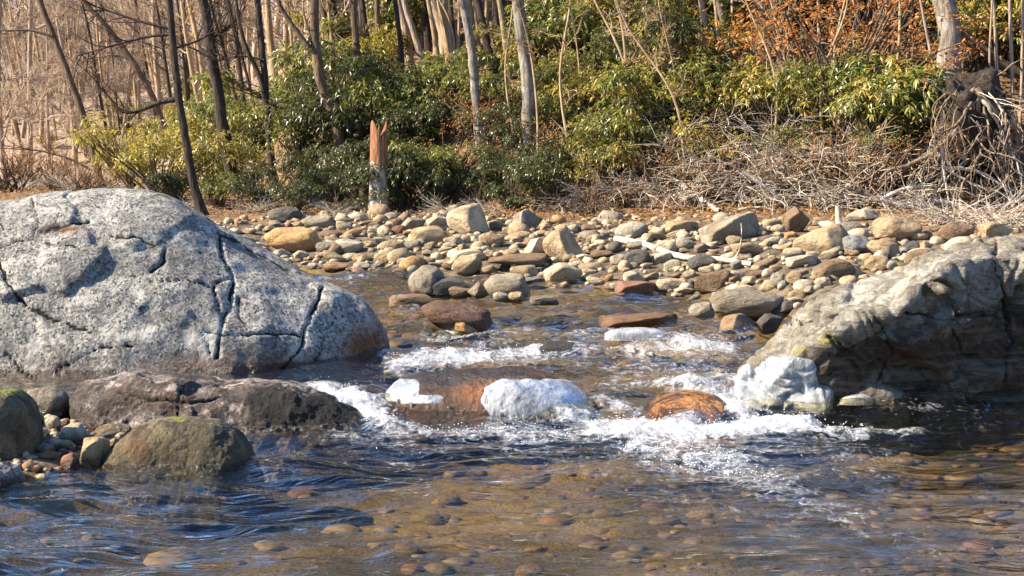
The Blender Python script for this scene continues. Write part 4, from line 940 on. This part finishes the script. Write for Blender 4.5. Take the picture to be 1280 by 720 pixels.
# bare twiggy brush on the bank
def brush_geo(k, n=34, L=1.3):
    r = np.random.default_rng(600 + k); mb = MB(); a = r.uniform(0, 2 * PI, n)
    D = np.stack([np.cos(a) * .9, np.sin(a) * .9, r.uniform(.1, .8, n)], -1); O = r.normal(0, .12, (n, 3)) * np.array([1, 1, 0])
    P1 = grow(r, O, D, r.uniform(.5, 1, n) * L, 8, .14, -.05); mb.add(*tubes(P1, np.full((n, 1), .011) * np.linspace(1, .35, 8), 4))
    Ok, d, i = kids(r, P1, 7, .2, .7); P2 = grow(r, Ok, d, r.uniform(.15, .5, len(i)), 5, .2, -.02); mb.add(*tubes(P2, np.full((len(i), 1), .006) * np.linspace(1, .4, 5), 3))
    return mb.build('twig_crown', M['deadwood'], link=False).data
BR = [brush_geo(k) for k in range(3)]
for x, y, s in [(180,246,.7),(235,260,.5),(320,266,.5),(420,268,.5),(560,268,.5),(610,266,.5),(30,238,.8),(90,240,.8),(60,225,1.),(140,235,.9),(840,180,1.3),(920,170,1.3),(1000,150,1.2),(1080,170,1.2),(1130,215,1.2),(870,140,1.),(760,210,1.),(1040,210,1.3),(790,245,.9),(850,250,1.),(905,230,1.2),(945,255,1.),(990,235,1.2),(1030,260,1.),(1090,255,1.1),(880,200,1.1),(960,205,1.1),(740,255,.7),(1140,262,.9),(1010,180,1.),(700,262,.6),(1075,225,1.),(1235,285,.8),(1190,280,.8),(1160,200,.9)]:
    b = onground(x, y, False); root = empty('brush', b, None, 'brush', 'bare bleached brush on the bank')
    o = bpy.data.objects.new('twig_crown', BR[int(rng.integers(3))]); COL.objects.link(o); o.parent = root
    root.scale = (s, s, s * .9); root.rotation_euler = (0, 0, rng.uniform(0, 6.28))
    REG.append(dict(o=root, px=x, py=y - 15, noun='bleached twiggy brush', colr=None, shape=None, w=20, cat='brush', group='bare bleached brush on the bank'))
# ------------------------------------------------------------------ root ball, driftwood
b = onground(1205, 268, False); Yr0 = b[1] + .4
root = empty('root_ball', b, 'dark torn root ball of earth and tangled roots under the massive ridged trunk', 'root ball')
Vs, Fs = ICO[4]; ctr = at(1214, 160, Yr0 + .2)
V = Vs * np.array([.44, .34, .7]); V = V * (1 + .45 * fbm(V * 3.2, 3, 4) + .3 * ridged(V * 6, 8, 3) - .25)[:, None] + ctr - b
t = NT('torn_earth'); nn = t.noise(t.obj(), 9, 7, .7)
M['torn'] = t.done(t.n('BsdfPrincipled', {'Base Color': t.mix(t.rng(nn, .4, .65), (.025, .017, .012), (.10, .065, .04)), 'Roughness': .95, 'Normal': t.bump(nn, .12)}))
mk('earth', V, Fs, M['torn'], None, root)
r = np.random.default_rng(88)
for k in range(98):
    a = r.uniform(0, 2 * PI); u = np.array([math.cos(a) * .8, -abs(r.normal(.5, .3)), r.uniform(-1, .8)]); u /= np.linalg.norm(u)
    p0 = ctr + u * np.array([.46, .36, .72])
    d = np.array([u[0] * 1.2 + r.normal(0, .5), u[1] * .7 - .1, -.45 + r.normal(0, .4)])
    L = r.uniform(.5, 1.5); Pk = grow(r, p0[None], d[None], np.array([L]), 12, .22, -.10)
    w = np.exp(r.normal(-4.45, .55)); V, Fq = tubes(Pk - b, w * np.linspace(1, .3, 12)[None], 6)
    mb = MB(); mb.add(V, Fq)
    O, dd, i = kids(r, Pk, 4, .3, .8); Q = grow(r, O, dd, r.uniform(.15, .5, 4), 6, .25, -.1); V, Fq = tubes(Q - b, np.full((4, 1), w * .35) * np.linspace(1, .3, 6), 4); mb.add(V, Fq)
    mb.build('root', M['root'] if k % 4 else M['deadwood'], root)
def wood(name, pts, w, label, Yd=None, taper=.5, mat='deadwood', twigs=0, cat='driftwood', dy=0.):
    if Yd is None: Yd = onground(*pts[0], False)[1] - .05
    if dy == 'g':
        G = [onground(a, c, False) * np.array([1, 1, 1]) + np.array([0, 0, .06]) for a, c in pts]; P = spline(np.array(G), 24); Yd = G[0][1]
    else: P = spline(np.array([at(a, c, Yd + dy * i) for i, (a, c) in enumerate(pts)]), 24)
    b = P[0]
    R = w / 2 / F * Yd * np.linspace(1, taper, 24) * (1 + .12 * fbm(P * 6, 3, 2)); mb = MB(); r = np.random.default_rng(int(pts[0][0] * 7 + pts[0][1]))
    V, Fq = tubes(P[None] - b, R[None], 9); V += (fbm(V * 9, 5, 2) * R.mean() * .25)[:, None]; mb.add(V, Fq)
    if twigs:
        O, dd, i = kids(r, P[None], twigs, .2, .8); Q = grow(r, O, dd, r.uniform(.15, .5, twigs), 6, .2, .02); mb.add(*tubes(Q - b, np.full((twigs, 1), R.mean() * .4) * np.linspace(1, .3, 6), 4))
    o = mb.build(name, M[mat]); o.location = b; return tag(o, label, cat)
wood('driftwood', [(845,234),(862,245),(881,261),(899,270)], 10, 'pale bent driftwood limb above the big grey slab', twigs=4, dy='g')
wood('driftwood_log', [(770,305),(804,311),(831,322),(850,327),(895,331),(940,338)], 9, 'long bleached log lying across the cobbles below the big grey slab', dy='g', twigs=3)
wood('driftwood', [(1012,228),(1028,236),(1042,247)], 11, 'short thick pale log end in the brush pile', taper=.9)
wood('driftwood', [(1049,284),(1047,257)], 9, 'short pale upright post beside the tan ledge', taper=.8)
wood('branch', [(830,82),(861,101),(885,108),(910,116)], 9, 'dark dead limb slanting across the evergreens', Yd=22.5, mat='bark_dark', twigs=5, cat='branch')
wood('fallen_trunk', [(1196,38),(1225,60),(1262,86),(1300,104)], 15, 'dark fallen trunk leaning behind the massive ridged trunk', Yd=21.2, mat='bark_brown', taper=.8, cat='fallen tree')
for k, (pl, w, l) in enumerate([([(1180,209),(1221,214),(1257,236),(1271,250)],5,'uppermost pale arching root in front of the root ball'),([(1185,213),(1221,232),(1257,245),(1275,262)],4,'pale root curving just beneath the uppermost arching root'),([(1215,264),(1252,257),(1292,244)],7,'thick pale root reaching out from the foot of the root ball'),
   ([(1140,268),(1198,272),(1243,268),(1285,276)],5,'long pale root lying level over the brown boulder'),([(1150,280),(1180,268),(1215,262),(1240,280)],4,'hooped pale root over the brown boulder'),([(1165,250),(1200,256),(1230,262),(1280,262)],6,'straight pale root below the hooping ones'),
   ([(1185,285),(1210,276),(1232,282),(1252,296)],3.5,'thin drooping root above the slanting boulder crest'),([(1095,245),(1120,255),(1150,262),(1175,280)],6,'pale root slanting down left of the root ball'),([(1060,215),(1085,235),(1100,262)],3.5,'thin pale stick leaning in the dry brush'),
   ([(930,215),(965,240),(990,265),(1005,285)],5,'pale stick leaning on the brown upright rock'),([(1015,240),(1035,262),(1044,290)],4,'grey stick dropping from the short thick log end'),([(900,275),(925,262),(960,258),(990,250)],4,'bleached stick lying above the big grey slab'),
   ([(1176,180),(1180,215),(1186,250)],5,'pale root hanging straight down beside the root ball'),([(1100,250),(1130,236),(1168,232)],6,'stout pale root reaching left from the root ball'),([(1240,300),(1262,280),(1290,272)],5,'pale root end just above the top of the slanting boulder')]):
    wood('root' if 'root' in l else 'stick', pl, w, l, Yd=19.2 if pl[0][0] > 1090 else 20.2, taper=.45, twigs=4, cat='root' if 'root' in l else 'stick', mat='deadwood').name = 'bleached_root' if 'root' in l else 'stick'
# fallen leaves
n = 26000; r = np.random.default_rng(9); lx = r.uniform(-12, 12, n); ly = Yf(lx) + r.normal(0, 1, n) * 1.2 + r.exponential(3., n) - .8; lx[:5000] = r.uniform(-14, -3, 5000); ly[:5000] = Yw(lx[:5000]) + 4.2 + r.exponential(5., 5000); lz = ground(lx, ly) + .03 + r.random(n) * .05
keep = (lx > -1.5) | (np.arange(n) < 5000) | (r.random(n) < .45); lx, ly, lz = lx[keep], ly[keep], lz[keep]; n = len(lx)
C = np.stack([lx, ly, lz], -1); D = r.normal(size=(n, 3)) * np.array([1, 1, .5]); pc = np.array([(.32, .14, .05), (.38, .22, .10), (.24, .11, .05), (.42, .31, .19), (.24, .16, .10)])
V, Fq, c = leaves(r, C, D, r.uniform(.05, .10, n), r.uniform(.03, .055, n), pc[r.integers(5, size=n)] * r.uniform(.7, 1.2, (n, 1)), .1)
tag(mk('leaf_litter', V, Fq, M['leaf_dry'], col=c, smooth=False), 'rust coloured fallen leaves strewn along the foot of the wooded bank', None, None, 'stuff')
#--LABELS--
# ------------------------------------------------------------------ automatic labels: kind + nearest landmark + order among equals
LM = [(368,305,'broad ochre boulder'),(585,278,'tallest pale boulder'),(658,275,'lone grey boulder'),(702,310,'big upright boulder'),(436,310,'pale grey boulder'),(538,350,'lichened boulder'),(634,360,'domed boulder'),(647,332,'long brown slab'),(357,270,'dark shaded boulder'),(500,338,'far pool'),
 (934,380,'long smooth boulder'),(914,290,'big grey slab'),(1030,303,'tan ledge'),(1122,290,'large tan boulder'),(1197,292,'hanging roots'),(890,355,'brown angular stone'),(830,320,'driftwood log'),(1040,342,'brown slanting slab'),(1148,325,'brown rounded boulder'),(585,335,'egg shaped boulder'),(800,360,'reddish flat stone'),(760,340,'middle of the shallows edge')][:-1]
LMT = [(100,140,'left leaning grey tree'),(224,140,'dark crooked tree'),(275,130,'thick dark tree'),(333,130,'low forked tree'),(416,140,'stout grey tree'),(473,200,'snapped trunk'),(517,60,'golden slope trunks'),(594,110,'mottled grey tree'),(660,120,'lone straight grey tree'),(895,60,'slim golden trunk'),(948,50,'thick golden trunk'),(870,100,'dark dead limb'),(1040,70,'largest copper beech'),(1184,60,'massive ridged trunk'),(1215,150,'root ball'),(1255,120,'paired thin saplings'),(914,285,'big grey slab'),(1025,235,'short log end'),(870,255,'bent driftwood limb'),(658,275,'lone grey boulder'),(585,278,'tallest pale boulder'),(1197,285,'hanging roots'),(760,150,'deep shade of the bank'),(250,255,'end of the huge boulder')][:-2]
LMP = [(93,545,'egg shaped pebble'),(117,566,'leaning tan pebble'),(132,543,'cream flat pebble'),(60,505,'striped stone'),(88,580,'reddish round pebble'),(64,575,'brown flat pebble'),(30,545,'upright mossy boulder'),(160,565,'small mossy boulder')]
ORD = 'first second third fourth fifth sixth seventh eighth ninth tenth eleventh twelfth thirteenth fourteenth fifteenth sixteenth seventeenth eighteenth nineteenth twentieth'.split(); NUM = ' one two three four five six seven eight nine ten eleven twelve thirteen fourteen fifteen sixteen seventeen eighteen nineteen twenty'.split(' ')
buckets = {}
for e in REG:
    lm = LMP if e['cat'] == 'pebble' else LM if e['noun'] is None else LMT
    px_, py_ = e['px'], e['py']
    d = [math.hypot(px_ - a, (py_ - b) * 1.6) for a, b, _ in lm]; k = int(np.argmin(d)); a, b, nm = lm[k]
    dx, dy = px_ - a, (py_ - b) * 1.6
    rel = ('right of' if dx > 0 else 'left of') if abs(dx) > abs(dy) else ('below' if dy > 0 else 'above')
    if e['noun'] is None:
        sz = 'small' if e['w'] < 16 else 'larger' if e['w'] > 24 else 'mid sized'
        noun = f"{sz} {e['colr']} {e['shape']} {e['cat']}"
    else: noun = e['noun']
    buckets.setdefault(f'{noun} {rel} the {nm}', []).append(e)
for key, es in buckets.items():
    es.sort(key=lambda e: e['px']); n = len(es)
    for i, e in enumerate(es):
        lab = key if n == 1 else f'{key}, ' + (('left' if i == 0 else 'right') + ' one of two' if n == 2 else f"{ORD[min(i, 19)]} from left of {NUM[min(n, 20)]}")
        tag(e['o'], lab, e['cat'], e['group'])

# ------------------------------------------------------------------ light
sd = np.array([-.79, -.13, .57]); sd /= np.linalg.norm(sd)
sun = bpy.data.objects.new('sun', bpy.data.lights.new('sun', 'SUN')); COL.objects.link(sun)
sun.data.energy = 5.0; sun.data.angle = math.radians(.5); sun.data.color = (1., .87, .68)
sun.rotation_euler = Vector(-sd).to_track_quat('-Z', 'Y').to_euler()
wd = bpy.data.worlds.new('World'); sc.world = wd; wd.use_nodes = True; nt = wd.node_tree
sky = nt.nodes.new('ShaderNodeTexSky'); sky.sky_type = 'NISHITA'; sky.sun_disc = False
sky.sun_elevation = math.asin(sd[2]); sky.sun_rotation = math.atan2(sd[0], sd[1]); sky.ozone_density = 8.0; sky.dust_density = .3; sky.air_density = 1.0
nt.links.new(sky.outputs[0], nt.nodes['Background'].inputs[0]); nt.nodes['Background'].inputs[1].default_value = .10
vs = sc.view_settings; vs.view_transform = 'Standard'; vs.look = 'None'; vs.gamma = 1; vs.use_curve_mapping = False; vs.exposure = 1.62
cy = sc.cycles; cy.use_denoising = True; cy.max_bounces = 6; cy.diffuse_bounces = 2; cy.glossy_bounces = 3; cy.transparent_max_bounces = 12; cy.transmission_bounces = 4; cy.caustics_reflective = False; cy.caustics_refractive = False; cy.sample_clamp_indirect = 6
